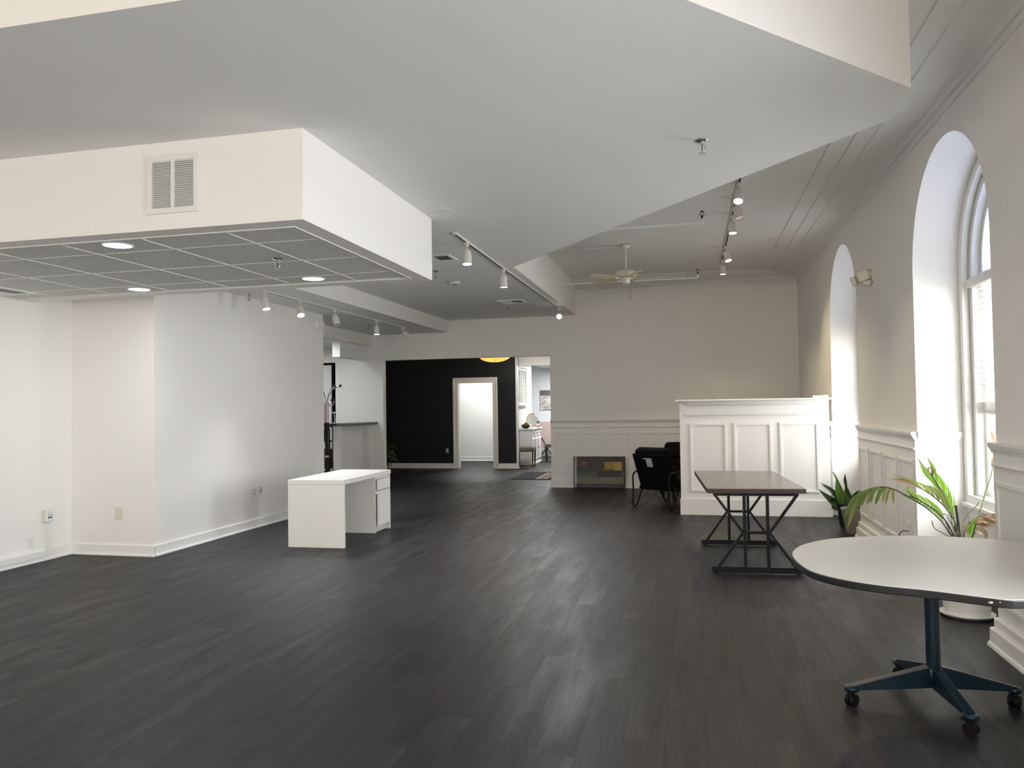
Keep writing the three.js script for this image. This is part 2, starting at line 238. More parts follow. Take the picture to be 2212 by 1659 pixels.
// arched windows
WZ.forEach((zc, i) => {
  const g = structure('window_' + (i + 1), ['arched window in the recess behind the panelled bar front', 'arched window with white blind beside the potted palm', 'arched window beyond the panelled pier', 'arched window at the end of the right wall'][i], 'window');
  const archS = (hw, y0) => { const s = new THREE.Shape(); s.moveTo(-zc - hw, y0); s.lineTo(-zc - hw, SPR); s.absarc(-zc, SPR, hw, Math.PI, 0, true); s.lineTo(-zc + hw, y0); s.closePath(); return s; };
  const archH = (hw, y0) => { const s = new THREE.Path(); s.moveTo(-zc - hw, y0); s.lineTo(-zc - hw, SPR); s.absarc(-zc, SPR, hw, Math.PI, 0, true); s.lineTo(-zc + hw, y0); s.closePath(); return s; };
  const ring = (a, b, y0, x0, d) => { const s = archS(a, y0); s.holes.push(archH(b, y0 + (a - b))); return extX(s, x0, d, { bevelEnabled: true, bevelThickness: 0.006, bevelSize: 0.006, bevelSegments: 2, curveSegments: 40 }); };
  mesh('casing', ring(0.835, 0.765, 0.665, XW + 0.345, 0.03), M.trim, g);
  mesh('outer_frame', ring(0.775, 0.70, 0.67, XW + 0.40, 0.10), M.trim, g);
  mesh('inner_frame', ring(0.695, 0.65, 0.74, XW + 0.46, 0.08), M.trim, g);
  mesh('transom_bar', rbox(XW + 0.42, XW + 0.56, 2.40, 2.50, zc - 0.70, zc + 0.70, 0.01), M.trim, g);
  const tr = new THREE.Shape(); tr.moveTo(-zc - 0.65, 2.5); tr.lineTo(-zc - 0.65, SPR); tr.absarc(-zc, SPR, 0.65, Math.PI, 0, true); tr.lineTo(-zc + 0.65, 2.5); tr.closePath();
  mesh('arched_pane', extX(tr, XW + 0.50, 0.004), M.frosted, g);
  const sash = (y0, y1, x) => { const s = poly([[-zc - 0.65, y0], [-zc + 0.65, y0], [-zc + 0.65, y1], [-zc - 0.65, y1]]); s.holes.push(path([[-zc - 0.59, y0 + 0.07], [-zc - 0.59, y1 - 0.05], [-zc + 0.59, y1 - 0.05], [-zc + 0.59, y0 + 0.07]])); const m = mesh('sash', extX(s, x, 0.035), M.trim, g); mesh('pane', box(x + 0.015, x + 0.02, y0 + 0.07, y1 - 0.05, zc - 0.59, zc + 0.59), M.glass, m); };
  sash(0.76, 1.60, XW + 0.50); sash(1.56, 2.40, XW + 0.54);
  mesh('window_sill', rbox(XW + 0.30, XW + 0.50, 0.645, 0.675, zc - 0.80, zc + 0.80, 0.006), M.trim, g);
  // venetian blind
  const b = thing('window_blind', ['white slatted blind in the arched window by the panelled bar front', 'white slatted blind half raised in the arched window above the palm', 'white slatted blind in the window beyond the panelled pier', 'white slatted blind in the window at the wall end'][i], 'blind', [XW + 0.40, 0, zc]);
  mesh('valance', rbox(-0.04, 0.03, 2.395, 2.465, -0.73, 0.73, 0.006), M.trim, b);
  for (let k = 0; k < 20; k++) { const s = mesh('slat', new THREE.BoxGeometry(0.046, 0.004, 1.34), M.slat, b); s.position.set(0.015, 2.375 - k * 0.0445, 0); s.rotation.z = 0.10; }
  mesh('stacked_slats', merge([0, 1, 2, 3, 4, 5, 6, 7].map((k) => rbox(-0.01, 0.04, 1.405 + k * 0.0095, 1.412 + k * 0.0095, -0.67, 0.67, 0.002, 1))), M.slat, b);
  mesh('bottom_rail', rbox(-0.012, 0.042, 1.385, 1.403, -0.67, 0.67, 0.004), M.trim, b);
  mesh('ladder_cord', merge([-0.5, 0, 0.5].map((z) => rod([-0.012, 1.4, z], [-0.012, 2.4, z], 0.0012, 0.0012, 5))), M.trim, b);
});

// unseen block added across the street: keeps the low sun off the storefront
{ const b = structure('wall_sun_blocker', 'plain pale unseen block added across the street to stop the sun', 'building'); mesh('blocker_box', box(-20, 3.1, -0.2, 12, 10, 12), M.wall, b); const st = structure('floor_street', 'pale paving outside the building', 'ground'); mesh('paving', merge([box(2.45, 14, -0.4, -0.2, 12, -26), box(-20, 2.45, -0.4, -0.2, 4.4, 12)]), mat([0.35, 0.34, 0.32], 0.9), st); }

// rooms beyond the back wall
{
  const w = structure('wall_black', 'matt black wall with a white cased doorway', 'wall');
  const s = poly([[-9.6, 0], [-5.60, 0], [-5.60, 2.10], [-4.694, 2.10], [-4.694, 0], [-4.135, 0], [-4.135, 3.0], [-9.6, 3.0]]);
  mesh('plaster', worldUV(ext(s, 0.14).translate(0, 0, ZBL - 0.14)), M.black, w);
  mesh('white_end', box(-4.135, -4.105, 0, 3.0, ZBL - 0.16, ZBL + 0.004), M.trim, w);
  const bb = structure('baseboard_black_wall', 'white baseboard at the foot of the black wall', 'baseboard');
  for (const [a, b] of [[-9.6, -5.715], [-4.58, -4.09]]) { mesh('board', rbox(a, b, 0, 0.125, ZBL, ZBL + 0.016, 0.004), M.trim, bb); mesh('shoe_moulding', rbox(a, b + (b > -5 ? 0.02 : 0), 0, 0.022, ZBL, ZBL + 0.034, 0.006), M.trim, bb); }
  const d = structure('door_1', 'white cased doorway in the black wall', 'doorway');
  const cs = (o, i, x0) => { const p = poly([[-5.60 - o, 0], [-5.60 - o, 2.10 + o], [-4.694 + o, 2.10 + o], [-4.694 + o, 0], [-4.694 + i, 0], [-4.694 + i, 2.10 + i], [-5.60 - i, 2.10 + i], [-5.60 - i, 0]]); return ext(p, x0).translate(0, 0, ZBL); };
  mesh('casing', merge([cs(0.112, -0.006, 0.014), cs(0.112, 0.072, 0.028), cs(0.07, 0.058, 0.02)]), M.trim, d);
  mesh('jamb', merge([box(-5.62, -5.585, 0, 2.10, ZBL - 0.16, ZBL), box(-4.71, -4.68, 0, 2.10, ZBL - 0.16, ZBL), box(-5.62, -4.68, 2.085, 2.12, ZBL - 0.16, ZBL)]), M.trim, d);
  for (const y of [1.86, 1.10, 0.30]) mesh('hinge', rbox(-4.722, -4.712, y - 0.05, y + 0.05, ZBL - 0.10, ZBL - 0.045, 0.002), M.blackMetal, d);
  // white room behind the doorway
  const r = structure('wall_white_room', 'bright white wall seen through the cased doorway', 'wall');
  mesh('plaster', worldUV(merge([box(-9.6, -4.45, 0, 3, -20.55, -20.7), box(-4.45, -4.30, 0, 3, -18.24, -20.7), box(-9.6, -9.45, 0, 3, -10.6, -20.7)])), M.wallWhite, r);
  const rb = structure('baseboard_white_room', 'white baseboard in the room behind the cased doorway', 'baseboard'); mesh('board', rbox(-9.4, -4.45, 0, 0.12, -20.535, -20.55, 0.004), M.trim, rb); mesh('shoe_moulding', rbox(-9.4, -4.45, 0, 0.022, -20.52, -20.55, 0.006), M.trim, rb);
  // ceilings beyond
  const c = structure('ceiling_rear', 'plain ceilings of the rear rooms', 'ceiling');
  mesh('corridor_ceiling', box(-9.6, 2.17, 2.95, 3.1, ZB - 0.14, -20.7), M.ceil, c);
  mesh('kitchen_ceiling', box(-4.28, 0.4, 2.62, 2.72, -18.5, -22.6), M.wallWhite, c);
  mesh('kitchen_bulkhead', box(-4.28, 0.4, 2.485, 2.95, -18.36, -18.5), M.wallWhite, c);
  // kitchen walls
  const k = structure('wall_kitchen', 'white wall with glass-block window beside the sideboard', 'wall');
  const ks = poly([[18.24, 0], [20.50, 0], [20.50, 2.95], [18.24, 2.95]]); ks.holes.push(path([[18.90, 1.60], [18.90, 2.41], [19.86, 2.41], [19.86, 1.60]]));
  mesh('plaster', worldUV(extX(ks, -4.30, 0.02)), M.wallWhite, k);
  mesh('wall_end', box(-4.45, -4.28, 0, 2.95, -20.50, -20.7), M.wallWhite, k);
  const kg = structure('wall_grey', 'light grey far wall behind the sideboard', 'wall'); mesh('plaster', worldUV(merge([box(-6.5, 0.4, 0, 2.95, -22.5, -22.65), box(-6.6, -6.5, 0, 2.95, -20.7, -22.65)])), M.grey, kg);
  const ke = structure('wall_rear_right', 'white walls closing the rear rooms on the right', 'wall'); mesh('plaster', merge([box(0.4, 0.55, 0, 2.95, ZB - 0.14, -22.65)]), M.wallWhite, ke);
  const win = structure('window_8', 'glass-block window with white frame in the kitchen wall', 'window');
  const fr = poly([[18.83, 1.53], [19.95, 1.53], [19.95, 2.48], [18.83, 2.48]]); fr.holes.push(path([[18.90, 1.60], [18.90, 2.41], [19.86, 2.41], [19.86, 1.60]]));
  mesh('window_frame', extX(fr, -4.28, 0.03), M.trim, win); mesh('window_sill', rbox(-4.28, -4.21, 1.50, 1.54, -18.78, -20.0, 0.006), M.trim, win); mesh('head_moulding', rbox(-4.28, -4.22, 2.47, 2.53, -18.78, -20.0, 0.012), M.trim, win);
  const blk = new THREE.MeshPhysicalMaterial({ color: new THREE.Color().setRGB(0.86, 0.93, 0.82), roughness: 0.25, transmission: 0.4, thickness: 0, bumpMap: orangePeel, bumpScale: 0.01 });
  for (let i = 0; i < 4; i++) for (let j = 0; j < 4; j++) mesh('glass_block', rbox(-4.31, -4.262, 1.605 + j * 0.2025, 1.605 + j * 0.2025 + 0.193, -18.905 - i * 0.2375, -18.905 - i * 0.2375 - 0.228, 0.015), blk, win);
  mesh('mortar', box(-4.305, -4.275, 1.60, 2.41, -18.90, -19.86), M.trim, win);
}
// bar partition at the far left
{
  const p = structure('wall_bar', 'half-height bar partition with header box above', 'wall');
  mesh('half_wall', worldUV(box(-6.31, -6.16, 0, 1.195, -12.805, ZB)), M.wall, p);
  mesh('header_box', worldUV(box(-6.31, -6.16, 2.435, 2.715, -12.80, ZB)), M.wallWhite, p);
  const c = thing('bar_counter', 'black counter slab lying on the half-height partition', 'counter', [0, 0, 0]);
  mesh('counter_top', extY(poly([[-6.47, 12.70], [-6.20, 12.70], [-5.99, 12.92], [-5.985, 14.055], [-6.47, 14.055]]), 1.197, 0.034, { bevelEnabled: true, bevelThickness: 0.004, bevelSize: 0.004, bevelSegments: 2 }), mat([0.012, 0.012, 0.013], 0.2), c);
}

// ---------------------------------------------------------------- lamps
const lampLabels = new Map();
function spot(p, dir, c, cd, ang, pen = 0.6) { const l = new THREE.SpotLight(new THREE.Color().setRGB(...c), cd, 0, ang, pen, 2); l.position.copy(p); l.target.position.copy(p).add(dir); l.castShadow = true; l.shadow.radius = 2; scene.add(l, l.target); }
const headBody = lathe([[0.0001, 0.155], [0.014, 0.154], [0.027, 0.148], [0.037, 0.136], [0.043, 0.118], [0.0455, 0.095], [0.0465, 0.002], [0.0475, 0], [0.0445, 0], [0.0435, 0.03], [0.03, 0.05], [0.0001, 0.055]], 28);
const headLens = cyl(0.0435, 0.0435, 0.004, 0, 0.008, 0, 28);
function trackHead(x, y, z, dir, lit, label, group, cd) {
  const t = thing('track_spotlight', label, 'spotlight', [x, y, z], 0, group), d = V(...dir).normalize();
  mesh('adapter', merge([rbox(-0.016, 0.016, -0.052, -0.012, -0.035, 0.035, 0.004), cyl(0.008, 0.008, 0.03, 0, -0.065, 0, 12)]), M.fixture, t);
  const piv = V(0, -0.078, 0), q = new THREE.Quaternion().setFromUnitVectors(V(0, -1, 0), d), put = (g) => g.clone().translate(0, -0.16, 0).applyQuaternion(q).translate(piv.x, piv.y, piv.z);
  mesh('swivel', new THREE.SphereGeometry(0.014, 14, 10).translate(0, -0.08, 0), M.fixture, t);
  mesh('shade', put(headBody), M.fixture, t);
  mesh(lit ? 'lamp_lens' : 'unlit_lens', put(headLens), lit === 'warm' ? M.lampWarm : lit ? M.lampCool : M.steel, t);
  if (lit) spot(V(x, y, z).add(piv).addScaledVector(d, 0.165), d, lit === 'warm' ? [1, 0.8, 0.5] : [0.97, 0.98, 1], cd, lit === 'warm' ? 0.95 : 0.7);
}
function track(x, y, z0, z1, label) { const t = thing('lighting_track', label, 'track', [x, y, 0]); const s = poly([[-0.018, 0], [0.018, 0], [0.018, -0.02], [0.009, -0.02], [0.009, -0.017], [-0.009, -0.017], [-0.009, -0.02], [-0.018, -0.02]]); mesh('rail', ext(s, z0 - z1).translate(0, 0, z1), M.fixture, t); mesh('slot', box(-0.0088, 0.0088, -0.0195, -0.0172, z0 - 0.02, z1 + 0.02), M.hole, t); mesh('end_cap', rbox(-0.019, 0.019, -0.021, 0, z0, z0 + 0.03, 0.003), M.fixture, t); mesh('end_cap', rbox(-0.019, 0.019, -0.021, 0, z1 - 0.03, z1, 0.003), M.fixture, t); }
track(-2.165, LC, -6.99, -13.05, 'long white lighting track along the edge of the dropped ceiling');
track(-4.95, 2.93, -8.2, -12.85, 'white lighting track on the lower ceiling beside the long white wall');
track(0.51, HC, -7.4, -12.6, 'white lighting track on the high ceiling near the windows');
const CD = 11, CB = 8, CW = 6.5;
const gA = 'lit spotlights on the track along the dropped ceiling edge', gB = 'spotlights on the track beside the long white wall', gC = 'warm spotlights on the high ceiling track';
trackHead(-2.165, LC, -7.375, [0.05, -1, 0.12], 'cool', 'lit white spotlight on the dropped ceiling track, next to the soffit box', gA, CD);
trackHead(-2.165, LC, -8.916, [0, -1, -0.05], 'cool', 'lit white spotlight midway along the dropped ceiling edge track', gA, CD);
trackHead(-2.165, LC, -12.889, [0.12, -0.5, 0.75], 'cool', 'dazzling white spotlight turned outwards at the back wall end of track', undefined, CD);
trackHead(-4.95, 2.93, -8.26, [0.25, -1, 0.1], 'cool', 'lit white spotlight at the soffit end of the track by the white wall', gB, CB);
trackHead(-4.95, 2.93, -9.11, [0.3, -0.8, 0.35], 'cool', 'lit white spotlight, tilted, second from the soffit on the white wall track', gB, CB);
trackHead(-4.95, 2.93, -10.12, [0.3, -1, 0.1], '', 'unlit white spotlight between lit ones by the long white wall');
trackHead(-4.95, 2.93, -11.62, [0.02, -1, 0], 'cool', 'lit white spotlight pointing straight down beside the sprinkler near the bar', gB, CB);
trackHead(-4.95, 2.93, -12.79, [0.75, -0.8, -0.25], '', 'unlit white spotlight turned sideways at the bar end of its track');
trackHead(0.51, HC, -8.08, [-0.12, -1, 0.5], 'warm', 'warm lit spotlight at the angled ceiling edge on the high track', gC, CW);
trackHead(0.51, HC, -8.77, [0.28, -1, 0.3], '', 'unlit white bullet spotlight tilted on the high ceiling track');
trackHead(0.51, HC, -9.45, [0, -1, 0.12], 'warm', 'warm lit spotlight following the unlit one on the high ceiling track', gC, CW);
trackHead(0.51, HC, -11.32, [0.22, -1, 0.25], 'warm', 'warm lit spotlight tilted windowwards, second from the back wall', gC, CW);
trackHead(0.51, HC, -12.40, [0, -1, 0], 'warm', 'warm lit spotlight nearest the back wall on the high ceiling track', gC, CW);
// round recessed lights
function downlight(x, y, z, label, r, cd, group) { const t = thing('recessed_light', label, 'light', [x, y, z], 0, group); mesh('trim_ring', lathe([[r, 0.002], [r, -0.004], [r + 0.004, -0.008], [r + 0.014, -0.005], [r + 0.016, 0.002]], 40), M.trim, t); mesh('lens', cyl(r, r, 0.004, 0, -0.003, 0, 40), M.lampCool, t); const l = new THREE.RectAreaLight(new THREE.Color().setRGB(0.95, 0.98, 1), cd, r * 1.7, r * 1.7); l.position.set(x, y - 0.012, z); l.rotation.x = -Math.PI / 2; scene.add(l); }
downlight(-3.75, 2.627, -4.43, 'round lit ceiling light in the soffit tiles below the return grille', 0.088, 110);
downlight(-4.925, 2.627, -6.09, 'round lit ceiling light in the soffit above the stepped wall face', 0.088, 110);
downlight(-3.158, 2.627, -6.055, 'round lit ceiling light in the soffit near the tray track', 0.088, 110);
downlight(-6.62, 2.715, -12.35, 'round lit ceiling light over the bar entrance', 0.09, 130);
downlight(-4.0, 2.62, -20.7, 'round lit ceiling light above the sideboard room', 0.09, 90);
// square panels in the rear rooms
function panelLight(x, y, z, s, cd, label) { const t = thing('panel_light', label, 'light', [x, y, z]); mesh('frame', rbox(-s / 2 - 0.03, s / 2 + 0.03, -0.03, 0, -s / 2 - 0.03, s / 2 + 0.03, 0.006), M.trim, t); mesh('diffuser', box(-s / 2, s / 2, -0.034, -0.029, -s / 2, s / 2), M.lampCool, t); const l = new THREE.RectAreaLight(new THREE.Color().setRGB(1, 0.99, 0.96), cd, s, s); l.position.set(x, y - 0.045, z); l.rotation.x = -Math.PI / 2; scene.add(l); }
panelLight(-5.6, 2.95, -19.4, 0.6, 34, 'square lit panel light in the white room behind the doorway');
panelLight(-3.2, 2.62, -20.9, 0.6, 85, 'square lit panel light in the sideboard room');
panelLight(-3.2, 2.95, -17.0, 0.5, 24, 'square lit panel light in the passage by the doormat');
panelLight(-7.6, 2.715, -12.6, 0.5, 9, 'square lit panel light behind the bar');
// amber bowl lamp
{ const t = thing('pendant_lamp', 'amber glass bowl lamp hanging before the black wall', 'lamp', [-4.2, 2.95, -16.35]);
  mesh('canopy', lathe([[0.0001, 0], [0.07, 0], [0.065, -0.02], [0.03, -0.03], [0.0001, -0.03]]), M.blackMetal, t);
  mesh('chain', merge([0, 1, 2].map((k) => rod([Math.cos(k * 2.094) * 0.03, -0.02, Math.sin(k * 2.094) * 0.03], [Math.cos(k * 2.094) * 0.31, -0.33, Math.sin(k * 2.094) * 0.31], 0.004))), M.blackMetal, t);
  const pr = []; for (let i = 0; i <= 12; i++) { const a = i / 12 * 1.25; pr.push([0.36 * Math.sin(a) + 0.0001, -0.32 - 0.16 * Math.cos(a)]); } for (let i = 12; i >= 0; i--) { const a = i / 12 * 1.25; pr.push([0.352 * Math.sin(a) + 0.0001, -0.312 - 0.158 * Math.cos(a)]); }
  mesh('bowl', lathe(pr, 40), new THREE.MeshPhysicalMaterial({ color: new THREE.Color().setRGB(0.9, 0.62, 0.22), roughness: 0.6, emissive: new THREE.Color().setRGB(1, 0.72, 0.22), emissiveIntensity: 0.75, transmission: 0.3, thickness: 0 }), t);
  mesh('rib', merge([0, 1, 2].map((k) => { const q = []; for (let i = 0; i <= 8; i++) { const a = i / 8 * 1.25; q.push(V(Math.cos(k * 2.094 + 1.2) * 0.362 * Math.sin(a), -0.32 - 0.1625 * Math.cos(a), Math.sin(k * 2.094 + 1.2) * 0.362 * Math.sin(a))); } return tube(q, 0.004, 16, 6); })), M.blackMetal, t);
  mesh('finial', new THREE.SphereGeometry(0.016, 14, 10).translate(0, -0.487, 0), M.blackMetal, t);
  const l = new THREE.PointLight(new THREE.Color().setRGB(1, 0.85, 0.6), 1.2, 0, 2); l.position.set(-4.2, 2.70, -16.35); l.castShadow = true; scene.add(l);
}

// ---------------------------------------------------------------- ceiling fittings
function sprinkler(p, label, up = false) {
  const t = thing('fire_sprinkler', label, 'sprinkler', p); const s = up ? -1 : 1, m = up ? M.blackMetal : M.steel, f = (g) => (up ? g.rotateX(Math.PI) : g);
  if (!up) mesh('escutcheon', lathe([[0.0001, 0], [0.042, 0], [0.040, -0.006], [0.022, -0.012], [0.016, -0.016], [0.0001, -0.016]]), M.chrome, t);
  mesh('frame', f(merge([cyl(0.012, 0.013, 0.022, 0, -0.02, 0, 12), tube([[0.011, -0.03, 0], [0.02, -0.042, 0], [0.018, -0.062, 0], [0.004, -0.078, 0]], 0.0035, 12, 6), tube([[-0.011, -0.03, 0], [-0.02, -0.042, 0], [-0.018, -0.062, 0], [-0.004, -0.078, 0]], 0.0035, 12, 6)])), m, t);
  mesh('bulb', f(cyl(0.0035, 0.0035, 0.036, 0, -0.05, 0, 8)), mat([0.15, 0.1, 0.08], 0.2), t);
  mesh('deflector', f(merge([cyl(0.02, 0.02, 0.003, 0, -0.082, 0, 16), cyl(0.007, 0.009, 0.01, 0, -0.077, 0, 10)])), m, t);
}
sprinkler([0.094, LC, -4.967], 'chrome sprinkler head on the plain dropped ceiling facing the windows');
sprinkler([-2.986, 2.627, -5.167], 'chrome sprinkler head hanging from the soffit tiles');
sprinkler([-3.003, LC, -8.875], 'chrome sprinkler head beside the smoke detector');
sprinkler([-2.977, LC, -12.606], 'chrome sprinkler head beyond the far ceiling diffuser');
sprinkler([-5.30, 2.93, -8.50], 'chrome sprinkler head between track and long white wall');
sprinkler([-5.38, 2.93, -12.3], 'chrome sprinkler head near the bar on the tray ceiling');
{ const t = thing('smoke_detector', 'round cream smoke detector on the dropped ceiling', 'smoke detector', [-3.017, LC, -9.70]); mesh('base', lathe([[0.0001, 0], [0.062, 0], [0.066, -0.012], [0.066, -0.03], [0.05, -0.046], [0.0001, -0.048]]), M.ivory, t); mesh('indicator', new THREE.SphereGeometry(0.004, 8, 6).translate(0.045, -0.04, 0.03), M.dark, t); mesh('grille', lathe([[0.0001, -0.05], [0.035, -0.05], [0.038, -0.046], [0.0001, -0.046]]), mat([0.4, 0.38, 0.36], 0.6), t); }
{ const t = thing('ceiling_cover', 'flat white round cover plate on ceiling beside the soffit', 'cover plate', [-2.04, LC, -6.15]); mesh('plate', lathe([[0.0001, -0.006], [0.088, -0.006], [0.095, -0.003], [0.096, 0], [0.0001, 0]], 40), M.trim, t); }
function diffuser(x0, x1, z0, z1, y, label, nl) { const t = thing('ceiling_diffuser', label, 'air vent', [(x0 + x1) / 2, y, (z0 + z1) / 2]); const w = (x1 - x0) / 2, d = Math.abs(z1 - z0) / 2; const s = poly([[-w, -d], [w, -d], [w, d], [-w, d]]); s.holes.push(path([[-w + 0.035, -d + 0.035], [-w + 0.035, d - 0.035], [w - 0.035, d - 0.035], [w - 0.035, -d + 0.035]])); mesh('frame', ext(s, 0.008, { bevelEnabled: true, bevelThickness: 0.003, bevelSize: 0.003, bevelSegments: 1 }).rotateX(Math.PI / 2).translate(0, -0.003, 0), M.trim, t); mesh('duct', box(-w + 0.03, w - 0.03, -0.002, -0.0005, -d + 0.03, d - 0.03), M.hole, t); for (let k = 0; k < nl; k++) { const v = mesh('louvre', new THREE.BoxGeometry(0.016, 0.0015, 2 * d - 0.075), M.trim, t); v.position.set(-w + 0.045 + (2 * w - 0.09) * k / (nl - 1), -0.007, 0); v.rotation.z = k < nl / 2 ? 0.6 : -0.6; } }
diffuser(-2.93, -2.53, -7.93, -8.27, LC, 'square white ceiling diffuser beside the soffit corner', 12);
diffuser(-2.945, -2.54, -11.66, -12.0, LC, 'square white ceiling diffuser near the back wall', 12);
diffuser(-6.42, -5.94, -5.52, -5.98, 2.628, 'white ceiling diffuser in the soffit tiles over the left wall', 9);
// return grille on the soffit front
{ const t = thing('return_grille', 'white two-column return air grille on the soffit front', 'air vent', [-3.075, 2.896, -4.105]); const s = poly([[-0.18, -0.178], [0.18, -0.178], [0.18, 0.178], [-0.18, 0.178]]); for (const [a, b] of [[-0.149, -0.009], [0.009, 0.149]]) s.holes.push(path([[a, -0.148], [a, 0.148], [b, 0.148], [b, -0.148]])); mesh('frame', ext(s, 0.006, { bevelEnabled: true, bevelThickness: 0.004, bevelSize: 0.003, bevelSegments: 2 }).translate(0, 0, 0.003), M.whitePlastic, t); mesh('duct', box(-0.15, 0.15, -0.15, 0.15, -0.001, 0.0008), M.hole, t); for (const c of [-0.079, 0.079]) for (let k = 0; k < 24; k++) { const v = mesh('louvre', new THREE.BoxGeometry(0.138, 0.0215, 0.0012), M.whitePlastic, t); v.position.set(c, -0.143 + k * 0.01235, 0.007); v.rotation.x = -0.75; } mesh('screw', merge([cyl(0.003, 0.003, 0.003, -0.165, -0.163, 0, 10), cyl(0.003, 0.003, 0.003, 0.14, 0.163, 0, 10)].map((g) => g.translate(0, 0, 0))), M.steel, t).position.z = 0.012; }
// ceiling fan
{ const t = thing('ceiling_fan', 'white ceiling fan with pale yellow blades and pull chain', 'ceiling fan', [-0.864, HC, -10.83]); const wm = mat([0.74, 0.72, 0.62], 0.25);
  mesh('canopy', lathe([[0.0001, 0], [0.072, 0], [0.07, -0.02], [0.055, -0.055], [0.038, -0.068], [0.0001, -0.07]]), wm, t);
  mesh('down_rod', rod([0, -0.06, 0], [0, -0.37, 0], 0.013), wm, t);
  mesh('motor_housing', lathe([[0.0001, -0.365], [0.05, -0.368], [0.12, -0.376], [0.148, -0.392], [0.15, -0.44], [0.143, -0.462], [0.10, -0.47], [0.0001, -0.47]], 40), wm, t);
  mesh('switch_housing', lathe([[0.0001, -0.47], [0.07, -0.47], [0.085, -0.485], [0.055, -0.498], [0.055, -0.545], [0.048, -0.555], [0.0001, -0.557]]), wm, t);
  for (let k = 0; k < 5; k++) { const a = 0.06 + k * Math.PI * 2 / 5; const bl = new THREE.Shape(); bl.moveTo(0.17, -0.05); bl.lineTo(0.53, -0.066); bl.quadraticCurveTo(0.58, -0.06, 0.58, 0); bl.quadraticCurveTo(0.58, 0.06, 0.53, 0.066); bl.lineTo(0.17, 0.05); bl.closePath(); const br = mesh('blade_bracket', merge([rbox(0.09, 0.20, -0.487, -0.481, -0.014, 0.014, 0.002, 1), rbox(0.17, 0.21, -0.487, -0.481, -0.04, 0.04, 0.002, 1)]).rotateY(a), M.chrome, t); mesh('blade', ext(bl, 0.006, { bevelEnabled: true, bevelThickness: 0.001, bevelSize: 0.001, bevelSegments: 1 }).rotateX(-Math.PI / 2).rotateX(0.2).translate(0, -0.482, 0).rotateY(a), mat([0.62, 0.56, 0.36], 0.5), t); }
  mesh('pull_chain', merge([rod([0.05, -0.53, 0.02], [0.062, -0.74, 0.02], 0.0018, 0.0018, 6), new THREE.SphereGeometry(0.008, 10, 8).translate(0.062, -0.75, 0.02)]), M.dark, t);
}
{ const t = thing('fan_conduit', 'thin white surface conduit from beam to fan canopy', 'conduit', [0, 0, 0]); mesh('conduit', rbox(-2.05, -0.93, HC - 0.018, HC - 0.001, -10.94, -10.915, 0.004), M.ceil, t); }
// sprinkler pipes
function pipe(x0, x1, y, z, label) { const t = thing('sprinkler_pipe', label, 'pipe', [0, 0, 0]); mesh('pipe', rod([x0, y, z], [x1, y, z], 0.017), M.ceil, t); mesh('elbow', merge([tube([[x1 - 0.02, y, z], [x1 + 0.015, y, z], [x1 + 0.03, y + 0.02, z], [x1 + 0.03, y + 0.05, z]], 0.023, 14, 12)]), M.whitePlastic, t); mesh('hanger', rod([x1 - 0.18, y, z], [x1 - 0.18, HC, z], 0.004), M.ceil, t); sprinkler([x1 + 0.03, y + 0.05, z], 'dark upright sprinkler at the end of ' + (z > -10 ? 'the pipe beside the high track' : 'the pipe beside the ceiling fan'), true); }
pipe(-1.95, 0.12, 3.50, -8.75, 'white sprinkler pipe emerging from behind the angled ceiling edge');
pipe(-2.06, 0.10, 3.50, -12.55, 'long white sprinkler pipe running below the ceiling fan');

// ---------------------------------------------------------------- wall fittings
const atWallX = (x, y, z, turn) => [[x, y, z], turn];
function plate(name, label, cat, p, turn, w, h, col, extra) { const t = thing(name, label, cat, p, turn); mesh('cover_plate', rbox(-w / 2, w / 2, -h / 2, h / 2, 0, 0.006, 0.0025), col, t); if (extra) extra(t); return t; }
const R90 = Math.PI / 2;
function duplex(t, dx = 0, face = M.whitePlastic) { for (const y of [-0.02, 0.02]) { const s = mesh('receptacle', cyl(0.0165, 0.0165, 0.003, 0, 0, 0, 20).rotateX(R90).translate(dx, y, 0.0065), face, t); mesh('slots', merge([box(dx - 0.0075, dx - 0.005, y - 0.001, y + 0.007, 0.0078, 0.0084), box(dx + 0.005, dx + 0.0075, y - 0.001, y + 0.007, 0.0078, 0.0084), cyl(0.0025, 0.0025, 0.0008, 0, 0, 0, 8).rotateX(R90).translate(dx, y - 0.008, 0.008)]), M.hole, s); } mesh('screw', cyl(0.002, 0.002, 0.001, 0, 0, 0, 8).rotateX(R90).translate(dx, 0, 0.0065), M.steel, t); }
plate('wall_outlet', 'white duplex wall outlet above the surface raceway', 'outlet', [-6.458, 0.208, -6.432], R90, 0.075, 0.125, M.whitePlastic, (t) => duplex(t));
plate('blank_plate', 'blank ivory cover plate on the stepped wall face', 'cover plate', [-5.864, 0.44, -6.95], 0, 0.088, 0.13, M.ivory, (t) => mesh('screw', merge([cyl(0.003, 0.003, 0.001, 0, 0, 0, 8).rotateX(R90).translate(0, 0.042, 0.0065), cyl(0.003, 0.003, 0.001, 0, 0, 0, 8).rotateX(R90).translate(0, -0.042, 0.0065)]), M.steel, t));
plate('wall_outlet', 'white double outlet plate low on the long white wall', 'outlet', [-5.444, 0.458, -8.80], R90, 0.118, 0.12, M.whitePlastic, (t) => { duplex(t, -0.025, M.grey); duplex(t, 0.025, M.grey); });
plate('wall_switch', 'narrow beige switch plate beside the double outlet', 'switch', [-5.444, 0.462, -8.965], R90, 0.07, 0.115, M.ivory, (t) => mesh('toggle', merge([rbox(-0.004, 0.004, -0.012, 0.006, 0.004, 0.016, 0.001), box(-0.006, 0.006, 0.022, 0.034, 0.005, 0.0066)]), M.dark, t));
